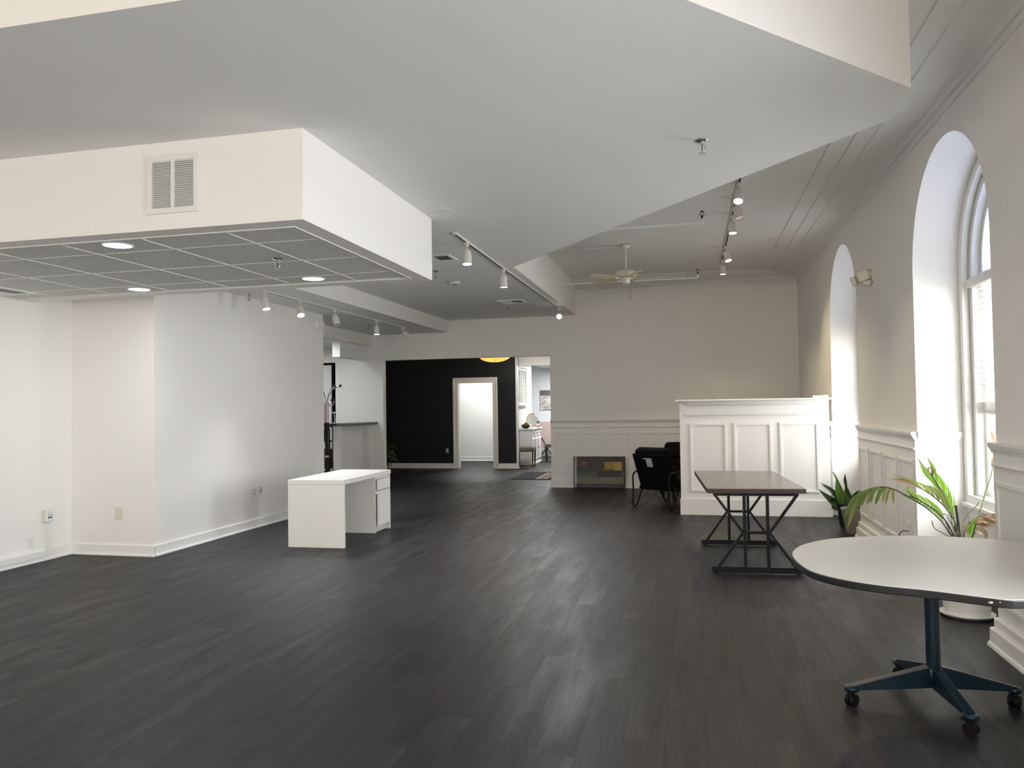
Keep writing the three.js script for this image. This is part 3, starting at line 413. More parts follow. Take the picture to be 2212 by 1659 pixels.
plate('wall_outlet', 'steel outlet plate on the black wall beside the doorway', 'outlet', [-5.88, 0.435, ZBL], 0, 0.08, 0.125, M.steel, (t) => duplex(t));
plate('wall_outlet', 'flat white outlet on the panelled pier with blue cable', 'outlet', [XW - 0.021, 0.40, -7.22], -R90, 0.075, 0.12, M.trim, (t) => { duplex(t); mesh('blue_cable', tube([[0.0, -0.02, 0.008], [0.0, -0.015, 0.05], [-0.03, -0.06, 0.08], [-0.09, -0.22, 0.09], [-0.12, -0.38, 0.09]], 0.004, 30, 8), mat([0.03, 0.07, 0.2], 0.5), t); });
{ const t = thing('data_box', 'cream surface data box with blue jacks and cable raceway', 'data box', [-6.458, 0, -6.62], R90);
  mesh('housing', rbox(-0.055, 0.055, 0.392, 0.512, 0, 0.045, 0.006), M.ivory, t); mesh('face_plate', rbox(-0.045, 0.045, 0.398, 0.506, 0.043, 0.05, 0.002), M.whitePlastic, t);
  for (const x of [-0.014, 0.014]) { mesh('blue_jack', rbox(x - 0.009, x + 0.009, 0.425, 0.445, 0.049, 0.053, 0.001, 1), mat([0.01, 0.04, 0.16], 0.4), t); mesh('grey_jack', rbox(x - 0.005, x + 0.005, 0.456, 0.466, 0.049, 0.052, 0.001, 1), M.dark, t); mesh('lettering', box(x - 0.008, x + 0.008, 0.484, 0.488, 0.049, 0.0505), mat([0.3, 0.3, 0.3]), t); }
  mesh('raceway_drop', rbox(-0.032, 0.032, 0.05, 0.394, 0, 0.024, 0.003), M.whitePlastic, t); }
{ const t = thing('cable_raceway', 'white cable raceway fixed along the left baseboard', 'raceway', [-6.442, 0, -6.62]); mesh('raceway_cover', rbox(0, 0.02, 0.045, 0.108, 0.034, 2.5, 0.003), M.whitePlastic, t); }
plate('wall_box', 'blank white box plate high at the end of the long white wall', 'cover plate', [-5.444, 2.772, -10.63], R90, 0.22, 0.11, M.wall, (t) => { mesh('back_box', rbox(-0.105, 0.105, -0.05, 0.05, -0.001, 0.03, 0.003), M.wall, t); mesh('screw', cyl(0.004, 0.004, 0.002, 0, 0, 0, 8).rotateX(R90).translate(0.085, 0, 0.031), M.steel, t); });
// motion sensor on right wall
{ const t = thing('motion_sensor', 'cream motion sensor on a wall plate between the arched windows', 'sensor', [XW, 2.78, -8.46], -R90);
  mesh('wall_plate', rbox(-0.075, 0.075, -0.07, 0.07, 0, 0.014, 0.006), M.ivory, t);
  const b = mesh('sensor_body', merge([new RoundedBoxGeometry(0.115, 0.115, 0.12, 4, 0.022).rotateX(0.38).rotateY(-0.25).translate(-0.005, 0.0, 0.075), new RoundedBoxGeometry(0.07, 0.07, 0.07, 4, 0.03).translate(0.02, 0.01, 0.03)]), M.ivory, t);
  const h = mesh('sensor_lens', new RoundedBoxGeometry(0.085, 0.10, 0.05, 3, 0.012), M.ivory, t); h.position.set(-0.05, -0.045, 0.155); h.rotation.set(0.35, -0.5, 0);
  mesh('bracket', rbox(-0.02, 0.03, -0.1, -0.05, 0.01, 0.09, 0.01), M.ivory, t); mesh('screw_hole', cyl(0.006, 0.006, 0.003, 0, 0, 0, 10).translate(0.0, -0.101, 0.07), M.dark, t); }

// ---------------------------------------------------------------- furniture
// white desk
{ const t = thing('desk', 'white laminate desk with drawer and cupboard, standing beside the long wall', 'desk', [-4.013, 0, -8.385], 0.02); const W = 0.655, L = 1.40, H = 0.73, m = M.laminate;
  const x0 = -W / 2, x1 = W / 2, z0 = -L / 2, z1 = L / 2;
  mesh('desk_top', rbox(x0, x1, H - 0.05, H, z0, z1, 0.002), m, t);
  mesh('end_panel', rbox(x0, x1, 0, H - 0.0515, z1 - 0.035, z1, 0.002), m, t);
  mesh('cabinet_side', rbox(x0, x1 - 0.04, 0, H - 0.0515, z0 + 0.40, z0 + 0.418, 0.001), m, t);
  mesh('cabinet_end', rbox(x0, x1 - 0.01, 0, H - 0.0515, z0, z0 + 0.03, 0.001), m, t);
  mesh('cabinet_body', merge([box(x0 + 0.01, x1 - 0.06, 0.07, H - 0.055, z0 + 0.03, z0 + 0.40), box(x0 + 0.01, x1 - 0.07, 0, 0.07, z0 + 0.03, z0 + 0.40)]), m, t);
  mesh('modesty_panel', rbox(x0 + 0.02, x0 + 0.036, 0.30, H - 0.05, z0 + 0.41, z1 - 0.035, 0.001), m, t);
  mesh('top_rail', rbox(x1 - 0.055, x1 - 0.036, H - 0.085, H - 0.051, z0 + 0.03, z0 + 0.41, 0.001), m, t);
  mesh('drawer_front', rbox(x1 - 0.026, x1 - 0.004, 0.515, 0.640, z0 + 0.012, z0 + 0.40, 0.0015), m, t);
  mesh('drawer_rail', rbox(x1 - 0.055, x1 - 0.03, 0.465, 0.497, z0 + 0.03, z0 + 0.418, 0.001), m, t);
  mesh('cupboard_door', rbox(x1 - 0.026, x1 - 0.004, 0.085, 0.475, z0 + 0.012, z0 + 0.40, 0.0015), m, t);
  mesh('cable_knob', new THREE.SphereGeometry(0.009, 14, 10).scale(1.3, 1.1, 0.6).translate(x1 - 0.04, H - 0.026, z1 + 0.003), M.whitePlastic, t);
}
// wooden table with black trestles
{ const t = thing('work_table', 'brown wood table on black metal trestle legs before the panelled front', 'table', [0.48, 0, -7.95], 0.055);
  const wood = tex(512, 256, (u, v) => { const a = 0.7 + 0.22 * nC(u * 10, v * 90) + 0.25 * nB(u * 6, v * 30) + 0.1 * (nA(u * 3, v * 4) - 0.5); return [108 * a, 95 * a, 84 * a]; });
  const wm = mat([1, 1, 1], 0.22, { map: wood }), H = 0.747;
  for (const [a, b] of [[-0.98, -0.66], [-0.66, 0.42], [0.42, 0.88]].map((p) => p)) { const m = mesh('top_board', worldUV(rbox(-0.418, 0.418, H - 0.04, H, a + 0.0008, b - 0.0008, 0.002), 1), wm, t); m.material = wm; }
  mesh('front_edge', rbox(-0.4185, 0.4185, H - 0.0405, H - 0.001, 0.879, 0.884, 0.0015, 1), mat([0.035, 0.024, 0.018], 0.5), t);
  for (const z of [0.84, -0.53]) {
    const tr = mesh('trestle', bar([-0.385, 0.034, z], [0.385, 0.034, z], 0.05, 0.034), M.blackMetal, t); mesh('top_bar', bar([-0.36, 0.694, z], [0.36, 0.694, z], 0.026, 0.03), M.blackMetal, tr);
    for (const s of [-1, 1]) { mesh('upright', bar([s * 0.098, 0.05, z], [s * 0.098, 0.682, z], 0.026), M.blackMetal, tr); mesh('upper_strut', bar([s * 0.345, 0.685, z], [s * 0.112, 0.358, z], 0.023), M.blackMetal, tr); mesh('lower_strut', bar([s * 0.112, 0.358, z], [s * 0.335, 0.045, z], 0.023), M.blackMetal, tr); mesh('foot', cyl(0.016, 0.016, 0.012, s * 0.345, 0.006, z, 14), M.rubber, tr); }
    mesh('crossbar', bar([-0.115, 0.358, z], [0.115, 0.358, z], 0.023), M.blackMetal, tr);
  }
}
// foreground table on castors
{ const cx = 1.128, cz = -4.19, t = thing('pedestal_table', 'pale grey rounded table with teal pedestal base on castors', 'table', [cx, 0, cz]);
  const o = [[0.476, -3.93], [0.472, -4.08], [0.497, -4.24], [0.575, -4.43], [0.75, -4.63], [1.02, -4.752], [1.27, -4.793], [1.50, -4.76], [1.63, -4.70], [1.695, -4.62], [1.69, -4.52], [1.60, -4.25], [1.42, -3.75], [1.30, -3.41], [1.255, -3.352], [1.20, -3.325], [1.13, -3.33], [0.92, -3.435], [0.74, -3.50], [0.60, -3.60], [0.51, -3.74]].map(([x, z]) => new THREE.Vector2(x - cx, -(z - cz)));
  const spl = new THREE.SplineCurve([...o, o[0]]).getPoints(160); spl.pop(); const sh0 = new THREE.Shape(spl);
  mesh('table_top', extY(sh0, 0.724, 0.008, { bevelEnabled: true, bevelThickness: 0.002, bevelSize: 0.002, bevelOffset: -0.003, bevelSegments: 2 }), mat([0.62, 0.61, 0.58], 0.42), t);
  mesh('edge_band', extY(sh0, 0.703, 0.023, { bevelEnabled: true, bevelThickness: 0.004, bevelSize: 0.003, bevelSegments: 2 }), mat([0.014, 0.015, 0.017], 0.4), t);
  mesh('edge_chip', merge([new THREE.SphereGeometry(0.006, 8, 6).scale(1.6, 0.8, 0.8).translate(1.105 - cx, 0.716, -3.333 - cz), new THREE.SphereGeometry(0.003, 8, 6).translate(1.135 - cx, 0.72, -3.326 - cz)]), mat([0.5, 0.4, 0.28], 0.8), t);
  mesh('pedestal', cyl(0.033, 0.033, 0.52, 0, 0.44, 0, 32), M.teal, t);
  mesh('collar', lathe([[0.0001, 0.19], [0.036, 0.19], [0.037, 0.10], [0.0001, 0.10]]), M.teal, t);
  mesh('top_bracket', rbox(-0.16, 0.16, 0.685, 0.70, -0.16, 0.16, 0.004), M.blackMetal, t);
  for (const [fx, fz] of [[0.737, -4.12], [1.184, -3.86], [1.50, -4.25], [1.065, -4.58]]) {
    const ex = fx - cx, ez = fz - cz, a = Math.atan2(-ez, ex), len = Math.hypot(ex, ez);
    const leg = new THREE.Shape(); leg.moveTo(0.02, 0.098); leg.lineTo(0.035, 0.192); leg.lineTo(len + 0.005, 0.098); leg.lineTo(len - 0.015, 0.083); leg.lineTo(0.06, 0.095); leg.closePath();
    const lg = mesh('leg', ext(leg, 0.034, { bevelEnabled: true, bevelThickness: 0.004, bevelSize: 0.004, bevelSegments: 2 }).translate(0, 0, -0.017).rotateY(a), M.teal, t);
    mesh('caster_pad', lathe([[0.0001, 0.072], [0.03, 0.072], [0.034, 0.078], [0.034, 0.09], [0.03, 0.096], [0.0001, 0.096]], 24).translate(ex, 0, ez), M.teal, lg);
    const ca = a + 0.7, w = (s) => cyl(0.029, 0.029, 0.017, 0, 0, 0, 24).rotateX(R90).translate(0, 0.029, s * 0.014);
    mesh('caster', merge([w(1), w(-1), rbox(-0.02, 0.02, 0.03, 0.07, -0.008, 0.008, 0.004), rbox(-0.042, -0.016, 0.06, 0.068, -0.014, 0.014, 0.003)]).rotateY(ca).translate(ex, 0, ez), M.rubber, lg);
  }
}
// panelled bar front
{ const t = thing('panelled_bar_front', 'white panelled freestanding bar front with shelf top', 'bar front', [0.782, 0, -10.72]); const h = 0.953;
  mesh('front_board', rbox(-h, h, 0, 1.528, -0.03, 0, 0.002), M.trim, t);
  mesh('side_board', rbox(-h, -h + 0.03, 0, 1.528, -0.36, -0.03, 0.002), M.trim, t); mesh('side_board', rbox(h - 0.03, h, 0, 1.528, -0.36, -0.03, 0.002), M.trim, t);
  mesh('shelf_top', rbox(-1.01, 1.01, 1.529, 1.553, -0.42, 0.14, 0.006), M.trim, t);
  const cp = [[0, 1.455], [-0.012, 1.455], [-0.016, 1.465], [-0.028, 1.475], [-0.05, 1.488], [-0.06, 1.505], [-0.075, 1.512], [-0.078, 1.526], [0, 1.528]];
  { const g = ext(poly(cp), 1.69).rotateY(R90).translate(-0.86, 0, 0); const p = g.attributes.position; for (let i = 0; i < p.count; i++) { const n = p.getZ(i), s = p.getX(i) < 0 ? 1 : -1; p.setX(i, p.getX(i) + s * (0.075 - n) * 0.7); } g.computeVertexNormals(); mesh('crown_moulding', g, M.trim, t); }
  mesh('ledge_moulding', merge([rod([-0.855, 1.342, 0.008], [0.83, 1.342, 0.008], 0.011), new THREE.SphereGeometry(0.013, 12, 8).translate(-0.855, 1.342, 0.009), new THREE.SphereGeometry(0.013, 12, 8).translate(0.83, 1.342, 0.009)]), M.trim, t);
  for (const [a, b] of [[-0.822, -0.345], [-0.25, 0.232], [0.332, 0.815]]) mesh('panel_moulding', frameRing(a, b, 0.318, 1.232, 0.026, 0.012), M.trim, t);
  mesh('plinth', rbox(-h - 0.012, h + 0.012, 0, 0.217, -0.04, 0.015, 0.004), M.trim, t);
}
{ const a = thing('white_block', 'flat white block on the right end of the shelf top', 'block', [1.59, 1.553, -10.72]); mesh('block', merge([rbox(-0.055, 0.055, 0, 0.028, -0.04, 0.04, 0.004), rbox(-0.05, -0.03, 0.026, 0.034, -0.03, 0.03, 0.002)]), M.trim, a);
  const b = thing('foam_block', 'small rounded white foam block beside the flat white block', 'block', [1.69, 1.553, -10.72]); mesh('cap', merge([new RoundedBoxGeometry(0.085, 0.034, 0.07, 3, 0.012).translate(0, 0.017, 0), rbox(-0.03, 0.03, 0.028, 0.038, -0.02, 0.02, 0.004)]), M.trim, b); }
// framed poster leaning on the wainscot (generic stand-in picture)
{ const w = 0.93, h = 0.57, t = thing('framed_poster', 'black framed dark poster leaning against the back wainscot', 'picture', [-1.655, 0, -13.905]); t.rotation.x = -0.085;
  const s = poly([[-w / 2, 0], [w / 2, 0], [w / 2, h], [-w / 2, h]]); s.holes.push(path([[-w / 2 + 0.012, 0.012], [-w / 2 + 0.012, h - 0.012], [w / 2 - 0.012, h - 0.012], [w / 2 - 0.012, 0.012]]));
  mesh('frame', ext(s, 0.022).translate(0, 0, -0.01), M.blackMetal, t);
  const cv = document.createElement('canvas'); cv.width = 930; cv.height = 570; const c = cv.getContext('2d');
  c.fillStyle = '#2c2a2a'; c.fillRect(0, 0, 930, 570); c.fillStyle = '#3b3531'; c.fillRect(20, 30, 890, 250); c.fillStyle = '#4f564e'; c.fillRect(20, 280, 890, 90); c.fillStyle = '#6d6a60'; c.fillRect(20, 370, 890, 130);
  c.fillStyle = '#a2843a'; c.fillRect(560, 90, 320, 130); c.fillStyle = '#b59a4c'; c.fillRect(740, 90, 140, 190); c.fillStyle = '#8a4f3d'; c.fillRect(120, 80, 110, 70); c.fillStyle = '#33302f'; c.fillRect(430, 250, 450, 120); c.fillStyle = '#7d7a45'; c.fillRect(430, 236, 450, 12); c.fillStyle = '#262324'; c.fillRect(20, 500, 890, 55);
  c.fillStyle = '#b9b5ad'; c.font = '25px serif'; c.textAlign = 'center'; const words = 'BOULEVARD OF BROKEN DREAMS'.split('').join('\u2009 '); c.fillText(words, 490, 540, 760);
  const ct = new THREE.CanvasTexture(cv); ct.colorSpace = THREE.SRGBColorSpace;
  const pg = new THREE.PlaneGeometry(w - 0.02, h - 0.02).translate(0, h / 2, -0.002); mesh('print', pg, mat([1, 1, 1], 0.55, { map: ct }), t);
  mesh('backing', box(-w / 2 + 0.005, w / 2 - 0.005, 0.005, h - 0.005, -0.009, -0.004), M.dark, t);
  mesh('glazing', box(-w / 2 + 0.01, w / 2 - 0.01, 0.01, h - 0.01, 0.003, 0.005), new THREE.MeshPhysicalMaterial({ color: 0xffffff, roughness: 0, transmission: 1, thickness: 0, ior: 1.15 }), t);
}
// black lounge chairs
function loungeChair(label, p, turn, withTag) {
  const t = thing('lounge_chair', label, 'chair', p, turn);           // local: back towards +z, front -z
  const W = 0.60; const tilt = (g) => g.rotateX(0.36).translate(0, 0.30, 0.10);
  mesh('back_panel', tilt(rbox(-W / 2, W / 2, 0, 0.52, -0.02, 0.02, 0.012)), M.blackFabric, t);
  mesh('back_cushion', tilt(merge([new RoundedBoxGeometry(W - 0.02, 0.30, 0.15, 4, 0.05).translate(0, 0.14, -0.09), new RoundedBoxGeometry(W - 0.02, 0.29, 0.16, 4, 0.06).translate(0, 0.43, -0.085)])), M.blackFabric, t);
  mesh('seat_cushion', new RoundedBoxGeometry(W - 0.02, 0.15, 0.56, 4, 0.05).rotateX(0.06).translate(0, 0.36, -0.24), M.blackFabric, t);
  mesh('seat_frame', rbox(-W / 2, W / 2, 0.25, 0.29, -0.50, 0.08, 0.01), M.blackFabric, t);
  for (const s of [-1, 1]) { const x = s * (W / 2 + 0.025); mesh('leg_loop', merge([tube([[x, 0.505, -0.50], [x, 0.515, -0.2], [x, 0.515, 0.20], [x, 0.48, 0.25], [x, 0.30, 0.255], [x, 0.05, 0.262], [x, 0.014, 0.245], [x, 0.02, 0.20], [x, 0.28, 0.04]], 0.013, 60, 10), tube([[x, 0.505, -0.50], [x, 0.46, -0.53], [x, 0.05, -0.56], [x, 0.014, -0.54], [x, 0.03, -0.50], [x, 0.27, -0.32]], 0.013, 40, 10)]), M.blackMetal, t);
    mesh('tilt_knob', cyl(0.028, 0.028, 0.03, 0, 0, 0, 18).rotateZ(R90).translate(s * (W / 2 + 0.01), 0.285, 0.09), M.blackMetal, t); }
  if (withTag) mesh('care_label', tilt(merge([box(-0.07, 0.035, 0.33, 0.465, 0.021, 0.0225), box(-0.115, -0.07, 0.45, 0.465, 0.021, 0.0225)])), mat([0.5, 0.5, 0.48], 0.8), t);
}
loungeChair('black lounge chair seen from behind with a pale fabric label', [-0.45, 0, -11.42], -0.62, true);
loungeChair('black lounge chair half hidden behind the panelled bar front', [-0.12, 0, -12.75], Math.PI + 0.25, false);

// ---------------------------------------------------------------- plants
function leaf(pts, wMax, fold = 0.25, seg = 14, face = V(0, 0.35, 1), shape = (s) => Math.sin(Math.PI * Math.pow(s, 0.75))) {
  const c = new THREE.CatmullRomCurve3(pts, false, 'centripetal'), P = c.getPoints(seg), pos = [], uv = [], idx = [], f = face.clone().normalize();
  for (let i = 0; i <= seg; i++) { const tan = c.getTangent(i / seg), side = new THREE.Vector3().crossVectors(tan, f).normalize(), up = new THREE.Vector3().crossVectors(side, tan).normalize(), w = wMax / 2 * Math.max(0.02, shape(i / seg)); for (const k of [-1, 0, 1]) { const q = P[i].clone().addScaledVector(side, k * w).addScaledVector(up, Math.abs(k) * w * fold); pos.push(q.x, q.y, q.z); uv.push((k + 1) / 2, i / seg); } }
  for (let i = 0; i < seg; i++) for (const k of [0, 1]) { const a = i * 3 + k; idx.push(a, a + 1, a + 4, a, a + 4, a + 3); }
  const g = new THREE.BufferGeometry(); g.setAttribute('position', new THREE.Float32BufferAttribute(pos, 3)); g.setAttribute('uv', new THREE.Float32BufferAttribute(uv, 2)); g.setIndex(idx); g.computeVertexNormals(); return g;
}
const px3 = (list, Z) => list.map(([x, y, dz = 0]) => onZ(x, y, Z + dz));
function pot(parent, p, rt, rb, h, m, rim = 0.012) { mesh('pot', lathe([[0.0001, 0.004], [rb - 0.004, 0], [rb, 0.006], [rt - 0.004, h - 0.03], [rt, h - 0.028], [rt + 0.003, h], [rt - rim, h], [rt - rim - 0.004, h - 0.06], [0.0001, h - 0.062]], 40).translate(...p), m, parent); mesh('soil', cyl(rt - rim - 0.003, rt - rim - 0.003, 0.01, p[0], p[1] + h - 0.055, p[2], 28), M.soil, parent); }
// broad-leaved plant in the dark pot
{ const t = thing('potted_plant', 'dark green broad-leaved plant in a ribbed dark blue-grey pot', 'plant'); const dm = mat([0.02, 0.025, 0.035], 0.55), cx = 1.785, cz = -9.86;
  pot(t, [cx, 0, cz], 0.125, 0.095, 0.295, dm);
  mesh('pot_ribs', merge(Array.from({ length: 44 }, (_, k) => { const a = k / 44 * Math.PI * 2; return rod([cx + Math.cos(a) * 0.1, 0.02, cz + Math.sin(a) * 0.1], [cx + Math.cos(a) * 0.125, 0.265, cz + Math.sin(a) * 0.125], 0.003, 0.003, 5); })), dm, t);
  const L = [[[[1826, 1102], [1812, 1092], [1792, 1078], [1767, 1056]], 0.10, 'leafDark'], [[[1828, 1100], [1812, 1078], [1795, 1058], [1771, 1042]], 0.06, 'leafDark'], [[[1830, 1104], [1818, 1078], [1811, 1055], [1806, 1030]], 0.11, 'leafMid'], [[[1830, 1104], [1826, 1085], [1822, 1068], [1817, 1055]], 0.10, 'leafMid'], [[[1834, 1102], [1832, 1080], [1829, 1060], [1825, 1043]], 0.07, 'leafDark'], [[[1830, 1060], [1826, 1042], [1825, 1033], [1826, 1022]], 0.035, 'leafDark'], [[[1836, 1102], [1842, 1085], [1848, 1070], [1856, 1058]], 0.075, 'leafDark'], [[[1820, 1100], [1806, 1090], [1800, 1080], [1800, 1076]], 0.11, 'leafDark'], [[[1842, 1104], [1850, 1088], [1856, 1078], [1862, 1066]], 0.08, 'leafDark'], [[[1820, 1104], [1808, 1098], [1800, 1098], [1796, 1100]], 0.07, 'leafDry'], [[[1818, 1098], [1795, 1062], [1782, 1052], [1771, 1049]], 0.02, 'leafDry'], [[[1832, 1104], [1826, 1078], [1815, 1052], [1800, 1022, 0.1], [1797, 1020, 0.1]], 0.03, 'leafMid']];
  for (const [p, w, m] of L) mesh('leaf', leaf(px3(p.map((q, i) => [q[0], q[1], (q[2] ?? 0) + i * 0.02]), cz + 0.02), w), M[m], t);
}
// taupe pot
{ const t = thing('potted_plant', 'taupe tapered pot with a few drooping stems beside the pier', 'plant'); const c = [1.775, 0, -9.44]; pot(t, c, 0.148, 0.095, 0.288, mat([0.26, 0.225, 0.185], 0.6));
  for (const [p, w] of [[[[1846, 1112], [1843, 1098], [1840, 1080], [1838, 1062]], 0.03], [[[1848, 1112], [1852, 1096], [1860, 1082], [1866, 1070]], 0.035], [[[1856, 1112], [1857, 1098], [1858, 1084], [1858, 1072]], 0.05], [[[1842, 1110], [1838, 1090], [1832, 1078], [1826, 1072]], 0.03]]) mesh('leaf', leaf(px3(p, -9.44), w), M.leafDark, t); }
// palm in the white pot
{ const t = thing('potted_palm', 'half-dried palm with arching fronds in a white plastic pot', 'plant'); const c = [1.83, 0, -5.97]; const Z = -5.97;
  mesh('saucer', lathe([[0.0001, 0], [0.15, 0], [0.172, 0.022], [0.176, 0.024], [0.165, 0.012], [0.0001, 0.01]], 40).translate(...c), M.whitePlastic, t);
  pot(t, [c[0], 0.01, c[2]], 0.178, 0.14, 0.30, M.whitePlastic);
  const stem = (p, r, m = M.stemDark, n = 'stem', dz = 0) => mesh(n, tube(px3(p, Z + dz), r, 28, 6), m, t);
  function frond(p, dz, leaflets, m, w, r = 0.005) { const rach = mesh('frond', tube(px3(p, Z + dz), r, 30, 6), M.stemDark, t); const cv = new THREE.CatmullRomCurve3(px3(p, Z + dz), false, 'centripetal'); leaflets(cv, (pts, ww = w, mm = m) => mesh('leaflet', leaf(pts, ww, 0.35, 10, V(-0.3, 0.4, 1)), mm, rach)); }
  // long arching frond into the room, leaflets hanging
  frond([[2060, 1165], [2030, 1122], [1985, 1086], [1950, 1066], [1928, 1056], [1905, 1052], [1880, 1056], [1862, 1067]], 0.10, (cv, add) => {
    for (const [sx, sy, tx, ty, w] of [[1929, 1057, 1930, 1090, 0.018], [1926, 1055, 1912, 1090, 0.02], [1918, 1053, 1906, 1086, 0.018], [1914, 1053, 1890, 1092, 0.027], [1908, 1053, 1893, 1088, 0.022], [1902, 1052, 1871, 1092, 0.03], [1893, 1052, 1880, 1088, 0.024], [1888, 1053, 1858, 1098, 0.03], [1886, 1054, 1847, 1106, 0.03], [1878, 1056, 1838, 1114, 0.03], [1870, 1060, 1833, 1128, 0.032], [1866, 1063, 1824, 1119, 0.032], [1864, 1066, 1831, 1142, 0.03], [1866, 1062, 1850, 1087, 0.026], [1862, 1068, 1840, 1107, 0.028], [1862, 1068, 1828, 1108, 0.026]]) { const mx = sx * 0.52 + tx * 0.48, my = sy * 0.66 + ty * 0.34 - 5; add(px3([[sx, sy], [mx, my], [tx * 0.85 + sx * 0.15, ty * 0.75 + sy * 0.25], [tx, ty]], Z + 0.10 + rr(-0.03, 0.05)), w, [M.leafMid, M.leafOlive, M.leafMid][Math.floor(rnd() * 3)]); }
  }, M.leafMid, 0.04);
  // olive frond
  frond([[2078, 1165], [2062, 1125], [2042, 1096], [2022, 1077], [2000, 1061], [1980, 1051], [1958, 1044]], 0.02, (cv, add) => {
    for (const [sx, sy, tx, ty, w] of [[2050, 1106, 2012, 1038, 0.021], [2044, 1098, 2002, 1042, 0.022], [2038, 1092, 2018, 1048, 0.021], [2030, 1084, 2000, 1046, 0.022], [2020, 1076, 1984, 1042, 0.022], [2010, 1068, 1966, 1036, 0.019], [2000, 1061, 1921, 1024, 0.017], [1990, 1055, 1940, 1028, 0.016], [1985, 1053, 1918, 1033, 0.017], [2056, 1114, 2030, 1052, 0.019], [2060, 1122, 2040, 1066, 0.019], [1975, 1050, 1935, 1034, 0.016]]) add(px3([[sx, sy], [sx * 0.5 + tx * 0.5 + 4, sy * 0.5 + ty * 0.5 - 4], [tx, ty]], Z + 0.02 + rr(-0.04, 0.04)), w, [M.leafOlive, M.leafMid, M.leafOlive, M.leafBright][Math.floor(rnd() * 4)]);
    add(px3([[1985, 1053], [1950, 1040], [1920, 1033]], Z + 0.03), 0.022, M.leafDry);
  }, M.leafOlive, 0.03);
  // bright upright frond
  frond([[2068, 1160], [2058, 1110], [2040, 1070], [2022, 1042], [2010, 1022]], -0.05, (cv, add) => {
    for (let i = 0; i < 18; i++) { const s = 0.25 + i * 0.04, p = cv.getPoint(Math.min(1, s)), d = cv.getTangent(Math.min(1, s)); for (const k of [-1, 1]) { const q = p.clone().addScaledVector(d, 0.15).add(V(k * 0.038 + rr(-0.01, 0.01), 0.01, rr(-0.03, 0.03))); add([p, p.clone().lerp(q, 0.5).add(V(k * 0.012, 0.006, 0)), q], 0.011, i > 14 ? M.leafOlive : M.leafBright); } }
    add(px3([[2010, 1026], [2004, 1014], [2013, 1008]], Z - 0.05), 0.02, M.leafOlive); add(px3([[2012, 1030], [2016, 1018], [2026, 1018]], Z - 0.05), 0.02, M.leafDry);
  }, M.leafBright, 0.02);
  // low green frond to the left
  frond([[2062, 1162], [2045, 1128], [2020, 1102], [1990, 1083], [1966, 1070]], 0.06, (cv, add) => { for (let i = 0; i < 12; i++) { const s = 0.3 + i * 0.058, p = cv.getPoint(s), d = cv.getTangent(s); for (const k of [-1, 1]) { const q = p.clone().addScaledVector(d, 0.10).add(V(0, k * 0.03 + 0.004, rr(-0.03, 0.03))); add([p, p.clone().lerp(q, 0.5).add(V(0, k * 0.01, 0)), q], 0.011, M.leafBright); } } add(px3([[1968, 1070], [1960, 1058], [1966, 1048]], Z + 0.06), 0.014, M.leafOlive); }, M.leafBright, 0.02);
  // small green tuft on the right, dry fronds, bare stalks
  frond([[2098, 1168], [2104, 1148], [2108, 1132]], 0.08, (cv, add) => { for (let i = 0; i < 9; i++) { const p = cv.getPoint(0.15 + i * 0.08); add([p, p.clone().add(V(-0.02, 0.03, 0)), p.clone().add(V(-0.03 + i * 0.006, 0.07, rr(-0.02, 0.02)))], 0.018, M.leafBright); } }, M.leafBright, 0.02, 0.004);
  frond([[2080, 1165], [2088, 1138], [2104, 1122], [2126, 1114], [2150, 1113]], 0.0, (cv, add) => { for (let i = 0; i < 9; i++) { const s = 0.4 + i * 0.065, p = cv.getPoint(s); add([p, p.clone().add(V(0.06, -0.02, rr(-0.03, 0.03))), p.clone().add(V(0.13, -0.045 - i * 0.004, rr(-0.04, 0.04)))], 0.02, M.leafDry); add([p, p.clone().add(V(0.05, 0.006, rr(-0.03, 0.03))), p.clone().add(V(0.11, -0.005, 0))], 0.018, M.leafDry); } }, M.leafDry, 0.02, 0.004);
  stem([[2074, 1166], [2070, 1130], [2065, 1092]], 0.009); stem([[2100, 1165], [2112, 1125], [2128, 1068], [2143, 1020], [2146, 1000]], 0.004, mat([0.16, 0.22, 0.06], 0.6));
  mesh('dry_leaf', leaf(px3([[2146, 1010], [2143, 1000], [2148, 985], [2146, 960]], Z), 0.02), M.leafDry, t); mesh('dry_leaf', leaf(px3([[2148, 958], [2143, 945], [2141, 928]], Z - 0.1), 0.022), M.leafDry, t);
  for (const p of [[[2070, 1166], [2050, 1140], [2026, 1112]], [[2062, 1166], [2034, 1150], [2018, 1140], [2013, 1125]], [[2068, 1166], [2052, 1150], [2042, 1122]], [[2072, 1166], [2060, 1140], [2046, 1116]], [[2066, 1166], [2058, 1136], [2054, 1118]], [[2090, 1166], [2120, 1140], [2150, 1118]], [[2062, 1168], [2058, 1120], [2024, 1106]], [[2076, 1166], [2084, 1120], [2104, 1098], [2116, 1084]], [[2078, 1166], [2066, 1140], [2060, 1122]], [[2070, 1166], [2066, 1150], [2054, 1128]]]) stem(p, 0.0028, rnd() > 0.5 ? M.stemDry : M.stemDark, 'dry_stalk', rr(-0.06, 0.06));
  for (const p of [[[2078, 1152], [2088, 1142], [2100, 1140], [2106, 1143]], [[2104, 1148], [2114, 1146], [2124, 1152], [2130, 1164]], [[2108, 1146], [2118, 1148], [2126, 1158], [2128, 1168]]]) mesh('curled_dry_leaf', leaf(px3(p, Z + 0.05), 0.05, 0.9), mat([0.36, 0.30, 0.21], 0.85, { side: THREE.DoubleSide }), t);
}
